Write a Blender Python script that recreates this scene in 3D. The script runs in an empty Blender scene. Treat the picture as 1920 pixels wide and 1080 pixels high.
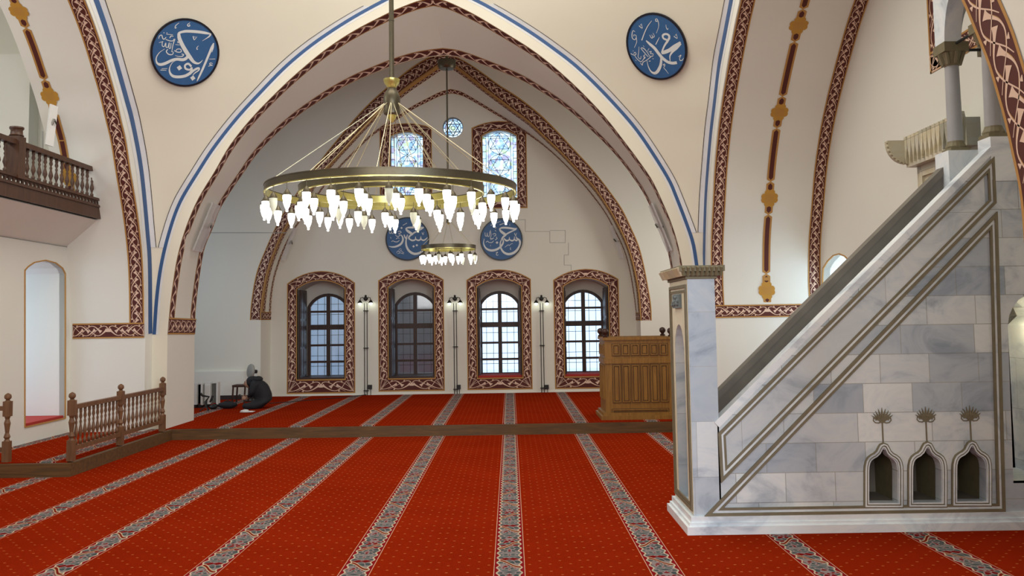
import bpy, math, random
from mathutils import Vector
from mathutils.geometry import tessellate_polygon
from mathutils.bvhtree import BVHTree
random.seed(7)
PI = math.pi
C = bpy.context.scene.collection
sc = bpy.context.scene

# ------------------------------------------------------------------ camera
EYE = 2.05
F, CX, CY = 1700.0, 960.0, 473.1
AR = Vector((0.999884, -0.001881, -0.015085))
AU = Vector((0.01491, -0.072119, 0.997285))
AW = Vector((0.002964, 0.997394, 0.072083))
cam_d = bpy.data.cameras.new('camera'); cam = bpy.data.objects.new('camera', cam_d); C.objects.link(cam)
cam_d.sensor_width = 36.0; cam_d.lens = F / 1920 * 36; cam_d.shift_y = (CY - 540) / 1920
cam_d.clip_start = 0.05; cam_d.clip_end = 200
from mathutils import Matrix
cam.matrix_world = Matrix(((AR.x, AU.x, -AW.x, 0), (AR.y, AU.y, -AW.y, 0), (AR.z, AU.z, -AW.z, EYE), (0, 0, 0, 1)))
sc.camera = cam

def ray(x, y):
    return AW + AR * ((x - CX) / F) - AU * ((y - CY) / F)
def py(x, y, Y):                      # point on the plane Y
    d = ray(x, y); t = Y / d.y; return Vector((d.x * t, Y, EYE + d.z * t))
def px(x, y, X):
    d = ray(x, y); t = X / d.x; return Vector((X, d.y * t, EYE + d.z * t))
def pz(x, y, z):
    d = ray(x, y); t = (z - EYE) / d.z; return Vector((d.x * t, d.y * t, z))

# ------------------------------------------------------------------ view, world, lights
sc.view_settings.view_transform = 'Standard'
try: sc.view_settings.look = 'None'
except Exception: pass
sc.view_settings.gamma = 1.0
sc.view_settings.use_curve_mapping = False
sc.view_settings.exposure = 0.0
w = bpy.data.worlds.new('sky'); sc.world = w; w.use_nodes = True
bg = w.node_tree.nodes['Background']; bg.inputs[0].default_value = (0.66, 0.83, 1.0, 1); bg.inputs[1].default_value = 1.8

def area(name, loc, aim, sx, sy, power, col, spread=180):
    l = bpy.data.lights.new(name, 'AREA'); l.shape = 'RECTANGLE'; l.size = sx; l.size_y = sy
    l.energy = power; l.color = col; l.spread = math.radians(spread)
    o = bpy.data.objects.new(name, l); C.objects.link(o); o.location = loc
    o.rotation_euler = (Vector(aim) - Vector(loc)).to_track_quat('-Z', 'Y').to_euler()
    return o
LW = (1.0, 0.95, 0.86); LB = (0.62, 0.80, 1.0); LN = (1.0, 0.97, 0.93)
area('added_fill_top', (-1.4, 10.5, 10.4), (-1.4, 10.6, 0), 7, 7, 565, LW)  # unseen overhead fill added under the closed ceiling; no dome windows are built
area('added_fill_rear', (-1.0, -5.0, 5.2), (-1.0, 12, 3.5), 9, 5, 680, LN)  # unseen fill added behind the camera; the rear wall has no opening
area('added_cool_fill', (5.5, -4.5, 4.0), (3.2, 8.7, .8), 2.5, 3.5, 190, (.70, .85, 1.0), 90)  # unseen cool fill added to brighten the pulpit marble; no window there
area('daylight_alcove', (-8.6, 19.6, 3.2), (0, 21.2, 2.2), 2.0, 3.0, 38, LB)
area('alcove_right_fill', (5.6, 19.8, 3.6), (-2, 19.8, 2.4), 2.0, 2.4, 85, LN)  # unseen fill light inside the closed alcove, strengthened to brighten it
area('daylight_niche', (-9.4, 14.9, 1.9), (-6, 15.0, 1.7), 1.4, 2.4, 15, (.5, .72, 1.0))
area('daylight_side_window', (7.0, 14.3, 1.9), (3, 14.5, 1.9), 1.6, 2.6, 100, LB)
area('added_passage_fill', (5.14, 9.0, 1.95), (5.2, 10, 1.2), (.12), .12, 3, (1.0, .82, .5))  # unseen warm fill added to light the yellow stone beyond the passage
area('gallery_fill', (-9.5, 11.0, 7.0), (-6, 14.5, 5.0), 3, 2, 130, LN)  # unseen fill light inside the closed gallery, strengthened to brighten its walls

# ------------------------------------------------------------------ materials
def srgb(r, g, b):
    f = lambda c: (c / 255 / 12.92) if c / 255 <= 0.04045 else ((c / 255 + 0.055) / 1.055) ** 2.4
    return (f(r), f(g), f(b), 1)
class NT:
    def __init__(s, name):
        s.m = bpy.data.materials.new(name); s.m.use_nodes = True; s.t = s.m.node_tree
        s.b = s.t.nodes['Principled BSDF']; s.out = s.t.nodes['Material Output']
    def n(s, typ, **kw):
        x = s.t.nodes.new(typ)
        for k, v in kw.items(): setattr(x, k, v)
        return x
    def put(s, sock, v):
        if hasattr(v, 'node'): s.t.links.new(v, sock)
        else: sock.default_value = v
    def ma(s, op, a, b=None, c=None):
        x = s.n('ShaderNodeMath', operation=op); s.put(x.inputs[0], a)
        if b is not None: s.put(x.inputs[1], b)
        if c is not None: s.put(x.inputs[2], c)
        return x.outputs[0]
    def mix(s, f, a, b, mode='MIX'):
        x = s.n('ShaderNodeMix', data_type='RGBA', blend_type=mode)
        s.put(x.inputs[0], f); s.put(x.inputs[6], a); s.put(x.inputs[7], b); return x.outputs[2]
    def pos(s):
        g = s.n('ShaderNodeNewGeometry'); x = s.n('ShaderNodeSeparateXYZ'); s.t.links.new(g.outputs['Position'], x.inputs[0])
        return g.outputs['Position'], x.outputs[0], x.outputs[1], x.outputs[2]
    def comb(s, a, b, c=0.0):
        x = s.n('ShaderNodeCombineXYZ'); s.put(x.inputs[0], a); s.put(x.inputs[1], b); s.put(x.inputs[2], c); return x.outputs[0]
    def noise(s, vec, scale, detail=3, rough=0.5, dist=0.0):
        x = s.n('ShaderNodeTexNoise'); s.put(x.inputs['Vector'], vec); x.inputs['Scale'].default_value = scale
        x.inputs['Detail'].default_value = detail; x.inputs['Roughness'].default_value = rough; x.inputs['Distortion'].default_value = dist
        return x.outputs[0], x.outputs[1]
    def ramp(s, f, stops):
        x = s.n('ShaderNodeValToRGB'); s.put(x.inputs[0], f); e = x.color_ramp.elements
        e[0].position, e[0].color = stops[0]; e[1].position, e[1].color = stops[-1]
        for p_, c_ in stops[1:-1]:
            q = e.new(p_); q.color = c_
        return x.outputs[0]
    def bump(s, h, st=0.2, d=0.01):
        x = s.n('ShaderNodeBump'); x.inputs['Strength'].default_value = st; x.inputs['Distance'].default_value = d
        s.put(x.inputs['Height'], h); s.t.links.new(x.outputs[0], s.b.inputs['Normal'])
    def col(s, c): s.put(s.b.inputs['Base Color'], c)
    def rough(s, r): s.put(s.b.inputs['Roughness'], r)
def flat(name, c, rough=0.6, metal=0.0, var=0.06, scale=6.0):
    n = NT(name); P, x, y, z = n.pos(); f, _ = n.noise(P, scale, 2)
    d = tuple(v * (1 - var) for v in c[:3]) + (1,); u = tuple(min(1, v * (1 + var)) for v in c[:3]) + (1,)
    n.col(n.mix(f, d, u)); n.rough(rough); n.b.inputs['Metallic'].default_value = metal
    return n.m
def plaster(name, c):
    n = NT(name); P, x, y, z = n.pos()
    f, _ = n.noise(P, 0.7, 3); g, _ = n.noise(P, 9, 4)
    c0 = n.mix(f, tuple(v * 0.96 for v in c[:3]) + (1,), tuple(min(1, v * 1.03) for v in c[:3]) + (1,))
    n.col(c0); n.rough(0.85); n.bump(g, 0.12, 0.01); return n.m
M = {}
M['plaster'] = plaster('plaster', (0.77, 0.76, 0.675, 1))
M['plaster_cream'] = plaster('plaster_cream', (0.80, 0.765, 0.64, 1))
M['plaster_white'] = plaster('plaster_white', (0.81, 0.81, 0.74, 1))
M['maroon'] = flat('maroon_paint', (0.088, 0.012, 0.007, 1), 0.7)
M['gold'] = flat('ochre_paint', (0.48, 0.25, 0.06, 1), 0.6)
M['ochre'] = flat('deep_ochre_paint', (0.52, 0.27, 0.035, 1), 0.6)
M['scroll'] = flat('pink_cream_paint', (0.78, 0.57, 0.44, 1), 0.7)
M['blue'] = flat('blue_paint', (0.035, 0.10, 0.26, 1), 0.6)
M['palegrey'] = flat('pale_blue_paint', (0.76, 0.78, 0.80, 1), 0.7)
M['line'] = flat('dark_line_paint', (0.03, 0.02, 0.02, 1), 0.7)
M['roundel'] = flat('roundel_blue', (0.03, 0.115, 0.29, 1), 0.5, scale=12, var=.1)
M['rim'] = flat('roundel_rim', (0.004, 0.006, 0.015, 1), 0.4)
M['letter'] = flat('lettering_white', (0.72, 0.76, 0.76, 1), 0.5)
M['black'] = flat('black_plastic', (0.012, 0.012, 0.013, 1), 0.5)
M['cloth'] = flat('black_cloth', (0.010, 0.011, 0.015, 1), 0.8, scale=20)
M['skin'] = flat('skin', (0.42, 0.24, 0.16, 1), 0.6)
M['iron'] = flat('dark_iron', (0.035, 0.033, 0.03, 1), 0.45, 0.6)
M['white'] = flat('white_enamel', (0.72, 0.72, 0.70, 1), 0.4)
M['greypl'] = flat('grey_plastic', (0.33, 0.33, 0.30, 1), 0.5)
M['mustard'] = flat('olive_gilding', (0.20, 0.175, 0.10, 1), 0.6, scale=14, var=.2)
M['redfab'] = flat('red_cloth', (0.42, 0.03, 0.02, 1), 0.9)

def brass(name, c, rough):
    n = NT(name); P, x, y, z = n.pos(); f, _ = n.noise(P, 30, 3)
    n.col(n.mix(f, tuple(v * 0.75 for v in c) + (1,), tuple(c) + (1,))); n.rough(rough); n.b.inputs['Metallic'].default_value = 0.9
    return n.m
M['brass'] = brass('polished_brass', (0.78, 0.70, 0.24), 0.30)
M['palebrass'] = brass('pale_brass', (0.74, 0.68, 0.46), 0.4)
M['bronze'] = brass('dark_bronze', (0.17, 0.15, 0.105), 0.4)

def wood(name, a, b, sc_=1.0, axis='z', rough=0.45):
    n = NT(name); P, x, y, z = n.pos()
    v = {'z': n.comb(n.ma('MULTIPLY', x, 14.0), n.ma('MULTIPLY', y, 14.0), n.ma('MULTIPLY', z, 1.2)),
         'x': n.comb(n.ma('MULTIPLY', x, 1.2), n.ma('MULTIPLY', y, 14.0), n.ma('MULTIPLY', z, 14.0)),
         'y': n.comb(n.ma('MULTIPLY', x, 14.0), n.ma('MULTIPLY', y, 1.2), n.ma('MULTIPLY', z, 14.0))}[axis]
    f, _ = n.noise(v, 1.6 * sc_, 5, 0.6, 0.6)
    n.col(n.ramp(f, [(0.3, a), (0.7, b)])); n.rough(rough); n.bump(f, 0.1, 0.005); return n.m
M['oak'] = wood('honey_oak', (0.20, 0.092, 0.012, 1), (0.33, 0.165, 0.027, 1))
M['rail'] = wood('brown_rail_wood', (0.115, 0.052, 0.022, 1), (0.21, 0.10, 0.043, 1))
M['groove_shade'] = flat('shaded_oak_groove', (0.10, 0.042, 0.009, 1), 0.6)  # darker oak for strips that paint in the shade round the panels
M['beam'] = wood('step_edge_wood', (0.065, 0.032, 0.009, 1), (0.15, 0.075, 0.02, 1), 1, 'x', .6)
M['walnut'] = wood('dark_window_wood', (0.025, 0.009, 0.005, 1), (0.065, 0.022, 0.012, 1))
M['balc'] = wood('dark_balcony_wood', (0.045, 0.018, 0.009, 1), (0.10, 0.042, 0.02, 1))

# carpet: one woven pattern in world metres; the strips run in depth
def carpet():
    n = NT('red_carpet'); P, x, y, z = n.pos()
    S = 1.259; X0 = -0.038
    k = n.ma('DIVIDE', n.ma('SUBTRACT', x, X0), S)
    fr = n.ma('SUBTRACT', k, n.ma('ROUND', k))
    dx = n.ma('MULTIPLY', fr, S); ad = n.ma('ABSOLUTE', dx)
    instripe = n.ma('LESS_THAN', ad, 0.129)
    # field with little staggered dots
    g = 0.17; gr = 0.105
    row = n.ma('FLOOR', n.ma('DIVIDE', y, gr))
    odd = n.ma('MODULO', n.ma('ABSOLUTE', row), 2.0)
    u = n.ma('FRACT', n.ma('ADD', n.ma('DIVIDE', dx, g), n.ma('MULTIPLY', odd, 0.5)))
    v = n.ma('FRACT', n.ma('DIVIDE', y, gr))
    du = n.ma('MULTIPLY', n.ma('SUBTRACT', u, 0.5), g); dv = n.ma('MULTIPLY', n.ma('SUBTRACT', v, 0.5), gr)
    dd = n.ma('SQRT', n.ma('ADD', n.ma('MULTIPLY', n.ma('MULTIPLY', du, 0.6), n.ma('MULTIPLY', du, 0.6)), n.ma('MULTIPLY', n.ma('MULTIPLY', dv, 0.9), n.ma('MULTIPLY', dv, 0.9))))
    dot = n.ma('LESS_THAN', dd, 0.0075)
    fz, _ = n.noise(P, 1.3, 3); fn, _ = n.noise(P, 160, 2)
    red = n.mix(fz, (0.24, 0.0155, 0.003, 1), (0.335, 0.026, 0.0055, 1))
    red = n.mix(n.ma('MULTIPLY', fn, 0.35), red, (0.16, 0.003, 0.0005, 1))
    field = n.mix(n.ma('MULTIPLY', dot, 0.6), red, (0.66, 0.22, 0.07, 1))
    # stripe of scrolling leaves
    wob, wc = n.noise(P, 9, 1)
    vo = n.n('ShaderNodeTexVoronoi', feature='DISTANCE_TO_EDGE'); vo.inputs['Scale'].default_value = 1.0
    sy = n.ma('DIVIDE', y, 0.62)
    par = n.ma('SUBTRACT', n.ma('MULTIPLY', n.ma('MODULO', n.ma('ABSOLUTE', n.ma('FLOOR', sy)), 2.0), 2.0), 1.0)
    sxx = n.ma('DIVIDE', dx, 0.105)
    fy = n.ma('SUBTRACT', n.ma('FRACT', sy), 0.5)
    vec = n.comb(n.ma('MULTIPLY', n.ma('ABSOLUTE', sxx), 1.8), n.ma('MULTIPLY', n.ma('FRACT', n.ma('MULTIPLY', sy, 1.0)), 9.0), n.ma('MULTIPLY', par, 0.9))
    n.t.links.new(vec, vo.inputs['Vector'])
    vc = n.n('ShaderNodeTexVoronoi'); vc.inputs['Scale'].default_value = 1.0; n.t.links.new(vec, vc.inputs['Vector'])
    sep = n.n('ShaderNodeSeparateColor'); n.t.links.new(vc.outputs['Color'], sep.inputs[0])
    leaf = n.ramp(sep.outputs[0], [(0.0, (0.065, 0.085, 0.085, 1)), (0.45, (0.13, 0.15, 0.145, 1)), (0.62, (0.20, 0.19, 0.17, 1)), (0.63, (0.19, 0.012, 0.012, 1)), (1.0, (0.14, 0.01, 0.012, 1))])
    leaf.node.color_ramp.interpolation = 'CONSTANT'
    edge = n.ma('LESS_THAN', vo.outputs['Distance'], 0.085)
    leaf = n.mix(n.ma('MULTIPLY', edge, 0.7), leaf, (0.36, 0.28, 0.28, 1))
    # long diagonal S strokes
    s1 = n.ma('ABSOLUTE', n.ma('SUBTRACT', fy, n.ma('MULTIPLY', n.ma('MULTIPLY', n.ma('SINE', n.ma('MULTIPLY', sxx, 1.9)), par), 0.17)))
    leaf = n.mix(n.ma('LESS_THAN', s1, 0.062), leaf, (0.52, 0.40, 0.26, 1))
    leaf = n.mix(n.ma('LESS_THAN', s1, 0.030), leaf, (0.20, 0.02, 0.012, 1))
    # scalloped maroon edge
    sc1 = n.ma('ADD', 0.099, n.ma('MULTIPLY', n.ma('SINE', n.ma('MULTIPLY', y, 2 * PI / 0.155)), 0.011))
    leaf = n.mix(n.ma('GREATER_THAN', ad, sc1), leaf, (0.24, 0.012, 0.016, 1))
    sc2 = n.ma('MULTIPLY', n.ma('GREATER_THAN', ad, n.ma('SUBTRACT', sc1, 0.014)), n.ma('LESS_THAN', ad, sc1))
    leaf = n.mix(n.ma('MULTIPLY', sc2, 0.8), leaf, (0.62, 0.50, 0.36, 1))
    leaf = n.mix(n.ma('GREATER_THAN', ad, 0.1225), leaf, (0.62, 0.36, 0.24, 1))
    n.col(n.mix(instripe, field, leaf)); n.rough(0.95)
    n.b.inputs['Specular IOR Level'].default_value = 0.0
    n.bump(fn, 0.5, 0.01)
    return n.m
M['carpet'] = carpet()

def marble(name, blocks=True, warm=False, bw=0.47, bh=0.275, mort=0.0035, dark=1.0):
    n = NT(name); P, x, y, z = n.pos()
    h = n.ma('ADD', n.ma('MULTIPLY', x, 1.0), n.ma('MULTIPLY', y, 1.0))
    v = n.comb(h, z)
    nf, nc = n.noise(n.comb(n.ma('MULTIPLY', x, 1.0), y, n.ma('MULTIPLY', z, 1.6)), 1.7, 7, 0.62, 0.9)
    if warm: A, B, G = (0.72, 0.66, 0.47, 1), (0.55, 0.48, 0.30, 1), (0.76, 0.72, 0.58, 1)
    else: A, B, G = (0.79, 0.87, 0.93, 1), (0.47, 0.55, 0.64, 1), (0.88, 0.94, 0.97, 1)
    A, B, G = [tuple(q * dark for q in c[:3]) + (1,) for c in (A, B, G)]
    c = n.ramp(nf, [(0.30, B), (0.47, A), (0.56, G), (0.72, A)])
    if blocks:
        br = n.n('ShaderNodeTexBrick'); n.t.links.new(v, br.inputs['Vector'])
        br.inputs['Scale'].default_value = 1.0; br.inputs['Brick Width'].default_value = bw; br.inputs['Row Height'].default_value = bh
        br.inputs['Mortar Size'].default_value = mort; br.inputs['Color1'].default_value = (0.48, 0.53, 0.60, 1); br.inputs['Color2'].default_value = (1.0, 0.99, 0.96, 1)
        br.inputs['Mortar'].default_value = (0.42, 0.41, 0.38, 1); br.offset = 0.37; br.squash = 1.5; br.squash_frequency = 3
        c = n.mix(0.9, c, br.outputs['Color'], 'MULTIPLY')
    n.col(c); n.rough(0.45)
    return n.m
M['marble'] = marble('marble_blocks')
M['marble_plain'] = marble('marble_slab', False)
M['marble_slabs'] = marble('marble_balustrade_slabs', True, False, 0.95, 3.0, 0.002, .92)
M['marble_big'] = marble('marble_large_blocks', True, False, 0.55, 0.52, 0.002)
M['marble_dark'] = flat('dark_brown_marble', (0.19, 0.175, 0.15, 1), 0.6, scale=4, var=.3)  # darker brown marble on the far balustrade and in the niches
M['lit_cream'] = flat('lit_front_cream', (0.80, 0.77, 0.60, 1), 0.5, scale=5, var=.08)  # cream that carries the lamp-lit tone of the pulpit doorway front
M['grey_marble'] = flat('smooth_grey_marble', (0.40, 0.41, 0.43, 1), 0.4, scale=5, var=.12)
M['limestone'] = marble('yellow_limestone', True, True, 0.34, 0.42, 0.004)
M['mould'] = flat('olive_moulding', (0.20, 0.175, 0.11, 1), 0.55, scale=10, var=.25)

def emit(name, c, st):
    m = bpy.data.materials.new(name); m.use_nodes = True; b = m.node_tree.nodes['Principled BSDF']
    b.inputs['Base Color'].default_value = c; b.inputs['Emission Color'].default_value = c; b.inputs['Emission Strength'].default_value = st
    b.inputs['Roughness'].default_value = 0.3
    return m
M['lit'] = emit('lit_lamp_glass', (1.0, 0.98, 0.88, 1), 8.0)
M['lit_small'] = emit('lit_small_lamp', (0.92, 1.0, 0.84, 1), 14.0)
M['unlit'] = emit('unlit_lamp_glass', (0.72, 0.76, 0.62, 1), 0.10)

def glass(name, tint, gl=0.12):
    m = bpy.data.materials.new(name); m.use_nodes = True; t = m.node_tree; t.nodes.remove(t.nodes['Principled BSDF'])
    tr = t.nodes.new('ShaderNodeBsdfTransparent'); tr.inputs[0].default_value = tint
    g = t.nodes.new('ShaderNodeBsdfGlossy'); g.inputs['Roughness'].default_value = 0.05
    mx = t.nodes.new('ShaderNodeMixShader'); mx.inputs[0].default_value = gl
    t.links.new(tr.outputs[0], mx.inputs[1]); t.links.new(g.outputs[0], mx.inputs[2]); t.links.new(mx.outputs[0], t.nodes['Material Output'].inputs[0])
    return m
M['glass'] = glass('window_glass', (0.93, 0.96, 1.0, 1), 0.07)
def stained():
    n = NT('stained_glass'); P, x, y, z = n.pos()
    v = n.n('ShaderNodeTexVoronoi'); v.inputs['Scale'].default_value = 11; n.t.links.new(P, v.inputs['Vector'])
    s = n.n('ShaderNodeSeparateColor'); n.t.links.new(v.outputs['Color'], s.inputs[0])
    c = n.ramp(s.outputs[0], [(0.0, (0.95, 0.98, 1, 1)), (0.35, (0.78, 0.88, 1, 1)), (0.6, (0.9, 0.93, 0.95, 1)), (0.74, (0.6, 0.72, 0.88, 1)), (0.86, (0.72, 0.66, 0.76, 1)), (0.95, (0.8, 0.86, 0.66, 1))])
    c.node.color_ramp.interpolation = 'CONSTANT'
    t = n.n('ShaderNodeBsdfTransparent'); n.t.links.new(c, t.inputs[0]); n.t.links.new(t.outputs[0], n.out.inputs[0]); n.t.nodes.remove(n.b)
    return n.m
M['stained'] = stained()
M['lead'] = flat('lead_lattice', (0.17, 0.22, 0.24, 1), 0.5)
M['facade'] = flat('facade', (0.66, 0.74, 0.86, 1), 0.8, scale=1.5)
M['dim'] = flat('dark_window_backing', (0.20, 0.19, 0.20, 1), 0.8)
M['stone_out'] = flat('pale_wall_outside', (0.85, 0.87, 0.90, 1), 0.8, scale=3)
M['clear'] = flat('frosted_plastic', (0.75, 0.75, 0.75, 1), 0.35); M['clear'].node_tree.nodes['Principled BSDF'].inputs['Alpha'].default_value = 0.45

# ------------------------------------------------------------------ builders
def tag(o, label=None, cat=None, group=None, kind=None):
    if label: o['label'] = label
    if cat: o['category'] = cat
    if group: o['group'] = group
    if kind: o['kind'] = kind
    return o
def empty(name, loc, label=None, cat=None, group=None):
    o = bpy.data.objects.new(name, None); C.objects.link(o); o.location = loc; o.empty_display_size = 0.1
    return tag(o, label, cat, group)
class MB:
    def __init__(s): s.v = []; s.f = []; s.mi = []; s.mats = []
    def mat(s, m):
        if m not in s.mats: s.mats.append(m)
        return s.mats.index(m)
    def add(s, vs, fs, m):
        k = len(s.v); i = s.mat(m); s.v += [Vector(q) for q in vs]
        for f in fs: s.f.append([k + a for a in f]); s.mi.append(i)
    def quad(s, a, b, c, d, m): s.add([a, b, c, d], [(0, 1, 2, 3)], m)
    def box(s, a, b, m):
        x0, x1 = sorted((a[0], b[0])); y0, y1 = sorted((a[1], b[1])); z0, z1 = sorted((a[2], b[2]))
        s.add([(x0, y0, z0), (x1, y0, z0), (x1, y1, z0), (x0, y1, z0), (x0, y0, z1), (x1, y0, z1), (x1, y1, z1), (x0, y1, z1)],
              [(0, 3, 2, 1), (4, 5, 6, 7), (0, 1, 5, 4), (1, 2, 6, 5), (2, 3, 7, 6), (3, 0, 4, 7)], m)
    def prism(s, loop, off, m, holes=()):       # polygon (3D points) with holes, extruded by off
        off = Vector(off); loops = [[Vector(p) for p in loop]] + [[Vector(p) for p in h] for h in holes]
        tri = tessellate_polygon(loops); fl = [p for l in loops for p in l]; n = len(fl)
        vs = fl + [p + off for p in fl]; fs = [tuple(t) for t in tri] + [tuple(a + n for a in reversed(t)) for t in tri]
        k = 0
        for l in loops:
            for i in range(len(l)):
                a, b = k + i, k + (i + 1) % len(l); fs.append((a, b, b + n, a + n))
            k += len(l)
        s.add(vs, fs, m)
    def lathe(s, prof, c, m, seg=12, ax=None):    # prof: (r, h) list, about +z at c (or the axis ax)
        c = Vector(c); vs = []; fs = []
        ax = Vector(ax).normalized() if ax is not None else Vector((0, 0, 1))
        u = ax.orthogonal().normalized(); v = ax.cross(u)
        for r, h in prof:
            for i in range(seg):
                t = 2 * PI * i / seg; vs.append(c + ax * h + u * (r * math.cos(t)) + v * (r * math.sin(t)))
        for j in range(len(prof) - 1):
            for i in range(seg):
                a = j * seg + i; b = j * seg + (i + 1) % seg; fs.append((a, b, b + seg, a + seg))
        fs.append(tuple(range(seg - 1, -1, -1))); fs.append(tuple(range((len(prof) - 1) * seg, len(prof) * seg)))
        s.add(vs, fs, m)
    def tube(s, pts, r, m, seg=6):
        pts = [Vector(p) for p in pts]; n = len(pts); vs = []; fs = []
        rs = r if isinstance(r, (list, tuple)) else [r] * n
        d0 = (pts[1] - pts[0]).normalized(); u = d0.orthogonal().normalized()
        for i, p in enumerate(pts):
            d = ((pts[min(i + 1, n - 1)] - pts[max(i - 1, 0)])).normalized()
            u = (u - d * u.dot(d)).normalized(); v = d.cross(u)
            for k in range(seg):
                t = 2 * PI * k / seg; vs.append(p + u * (rs[i] * math.cos(t)) + v * (rs[i] * math.sin(t)))
        for j in range(n - 1):
            for i in range(seg):
                a = j * seg + i; b = j * seg + (i + 1) % seg; fs.append((a, b, b + seg, a + seg))
        fs.append(tuple(range(seg - 1, -1, -1))); fs.append(tuple(range((n - 1) * seg, n * seg)))
        s.add(vs, fs, m)
    def ball(s, c, r, m, seg=10, sq=(1, 1, 1)):
        prof = [(r * math.sin(PI * i / 8) + 1e-4, -r * math.cos(PI * i / 8)) for i in range(9)]
        k = len(s.v); s.lathe(prof, (0, 0, 0), m, seg)
        for i in range(k, len(s.v)):
            q = s.v[i]; s.v[i] = Vector((q.x * sq[0], q.y * sq[1], q.z * sq[2])) + Vector(c)
    def build(s, name, parent=None, smooth=False, fix=False):
        me = bpy.data.meshes.new(name); me.from_pydata([tuple(q) for q in s.v], [], s.f)
        for m in s.mats: me.materials.append(m)
        me.polygons.foreach_set('material_index', s.mi)
        if smooth: me.polygons.foreach_set('use_smooth', [True] * len(s.f))
        me.update()
        if fix:
            import bmesh
            bm = bmesh.new(); bm.from_mesh(me); bmesh.ops.remove_doubles(bm, verts=bm.verts, dist=1e-5)
            bmesh.ops.recalc_face_normals(bm, faces=bm.faces); bm.to_mesh(me); bm.free()
        if smooth:
            try: me.set_sharp_from_angle(angle=math.radians(40))
            except Exception: pass
        o = bpy.data.objects.new(name, me); C.objects.link(o)
        if parent is not None:
            o.parent = parent
            if parent.type == 'EMPTY' or True:
                o.matrix_parent_inverse = Matrix.Translation(-world_loc(parent))
        return o
def world_loc(o):
    l = o.location.copy(); p = o.parent
    if p is not None and o.matrix_parent_inverse != Matrix.Identity(4): return l + o.matrix_parent_inverse.translation + world_loc(p)
    return l if p is None else l + world_loc(p)
def struct(mb, name, **k): return tag(mb.build(name, **k), kind='structure')

def spline(pts, n):                   # Catmull-Rom through pts, resampled evenly
    pts = [Vector(p) for p in pts]; out = []
    q = [pts[0] * 2 - pts[1]] + pts + [pts[-1] * 2 - pts[-2]]
    for i in range(1, len(q) - 2):
        for k in range(12):
            t = k / 12; a, b, c, d = q[i - 1], q[i], q[i + 1], q[i + 2]
            out.append(0.5 * ((2 * b) + (c - a) * t + (2 * a - 5 * b + 4 * c - d) * t * t + (3 * b - a - 3 * c + d) * t ** 3))
    out.append(pts[-1]); return resample(out, n)
def resample(p, n):
    L = [0]
    for i in range(1, len(p)): L.append(L[-1] + (p[i] - p[i - 1]).length)
    out = []; j = 0
    for k in range(n):
        s = L[-1] * k / (n - 1)
        while j < len(L) - 2 and L[j + 1] < s: j += 1
        t = 0 if L[j + 1] == L[j] else (s - L[j]) / (L[j + 1] - L[j]); out.append(p[j].lerp(p[j + 1], t))
    return out
class Strip:                          # ribbon between two point lists; s in metres along, t 0..1 across
    def __init__(s, A, B, nrm, off=0.004):
        s.A, s.B, s.off = A, B, off; s.nrm = nrm; s.L = [0]
        for i in range(1, len(A)): s.L.append(s.L[-1] + ((A[i] + B[i]) / 2 - (A[i - 1] + B[i - 1]) / 2).length)
        s.len = s.L[-1]; s.w = sum((a - b).length for a, b in zip(A, B)) / len(A)
    def p(s, d, t, lift=0.0):
        d = max(0, min(s.len, d)); j = 0; lo, hi = 0, len(s.L) - 2
        while lo < hi:
            mid = (lo + hi + 1) // 2
            if s.L[mid] <= d: lo = mid
            else: hi = mid - 1
        j = lo; f = (d - s.L[j]) / max(1e-9, s.L[j + 1] - s.L[j])
        a = s.A[j].lerp(s.A[j + 1], f); b = s.B[j].lerp(s.B[j + 1], f)
        n = s.nrm(a, b, j) if callable(s.nrm) else s.nrm
        return a.lerp(b, t) + n * (s.off + lift)
    def base(s, mb, m, t0=0, t1=1, lift=0.0, d0=0, d1=None, step=0.12):
        d1 = s.len if d1 is None else d1; n = max(1, int((d1 - d0) / step))
        vs = []; fs = []
        for i in range(n + 1):
            d = d0 + (d1 - d0) * i / n; vs += [s.p(d, t0, lift), s.p(d, t1, lift)]
        for i in range(n): fs.append((2 * i, 2 * i + 1, 2 * i + 3, 2 * i + 2))
        mb.add(vs, fs, m)
    def stroke(s, mb, m, pts, lift=0.002, w_m=None):      # pts: (d, t, width as fraction of band width)
        P = []
        for i in range(len(pts) - 1):
            for k in range(3):
                f = k / 3; P.append(tuple(pts[i][c] + (pts[i + 1][c] - pts[i][c]) * f for c in range(3)))
        P.append(pts[-1])
        # light smoothing
        for _ in range(2):
            P = [P[0]] + [tuple((P[i - 1][c] + 2 * P[i][c] + P[i + 1][c]) / 4 for c in range(3)) for i in range(1, len(P) - 1)] + [P[-1]]
        W = s.w; vs = []; fs = []
        for i, (d, t, wd) in enumerate(P):
            a = P[max(0, i - 1)]; b = P[min(len(P) - 1, i + 1)]
            dx, dy = b[0] - a[0], (b[1] - a[1]) * W; L = math.hypot(dx, dy) or 1
            nx, ny = -dy / L, dx / L; h = wd * W / 2
            vs += [s.p(d + nx * h, min(1, max(0, t + ny * h / W)), lift), s.p(d - nx * h, min(1, max(0, t - ny * h / W)), lift)]
        for i in range(len(P) - 1): fs.append((2 * i, 2 * i + 1, 2 * i + 3, 2 * i + 2))
        mb.add(vs, fs, m)
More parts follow.
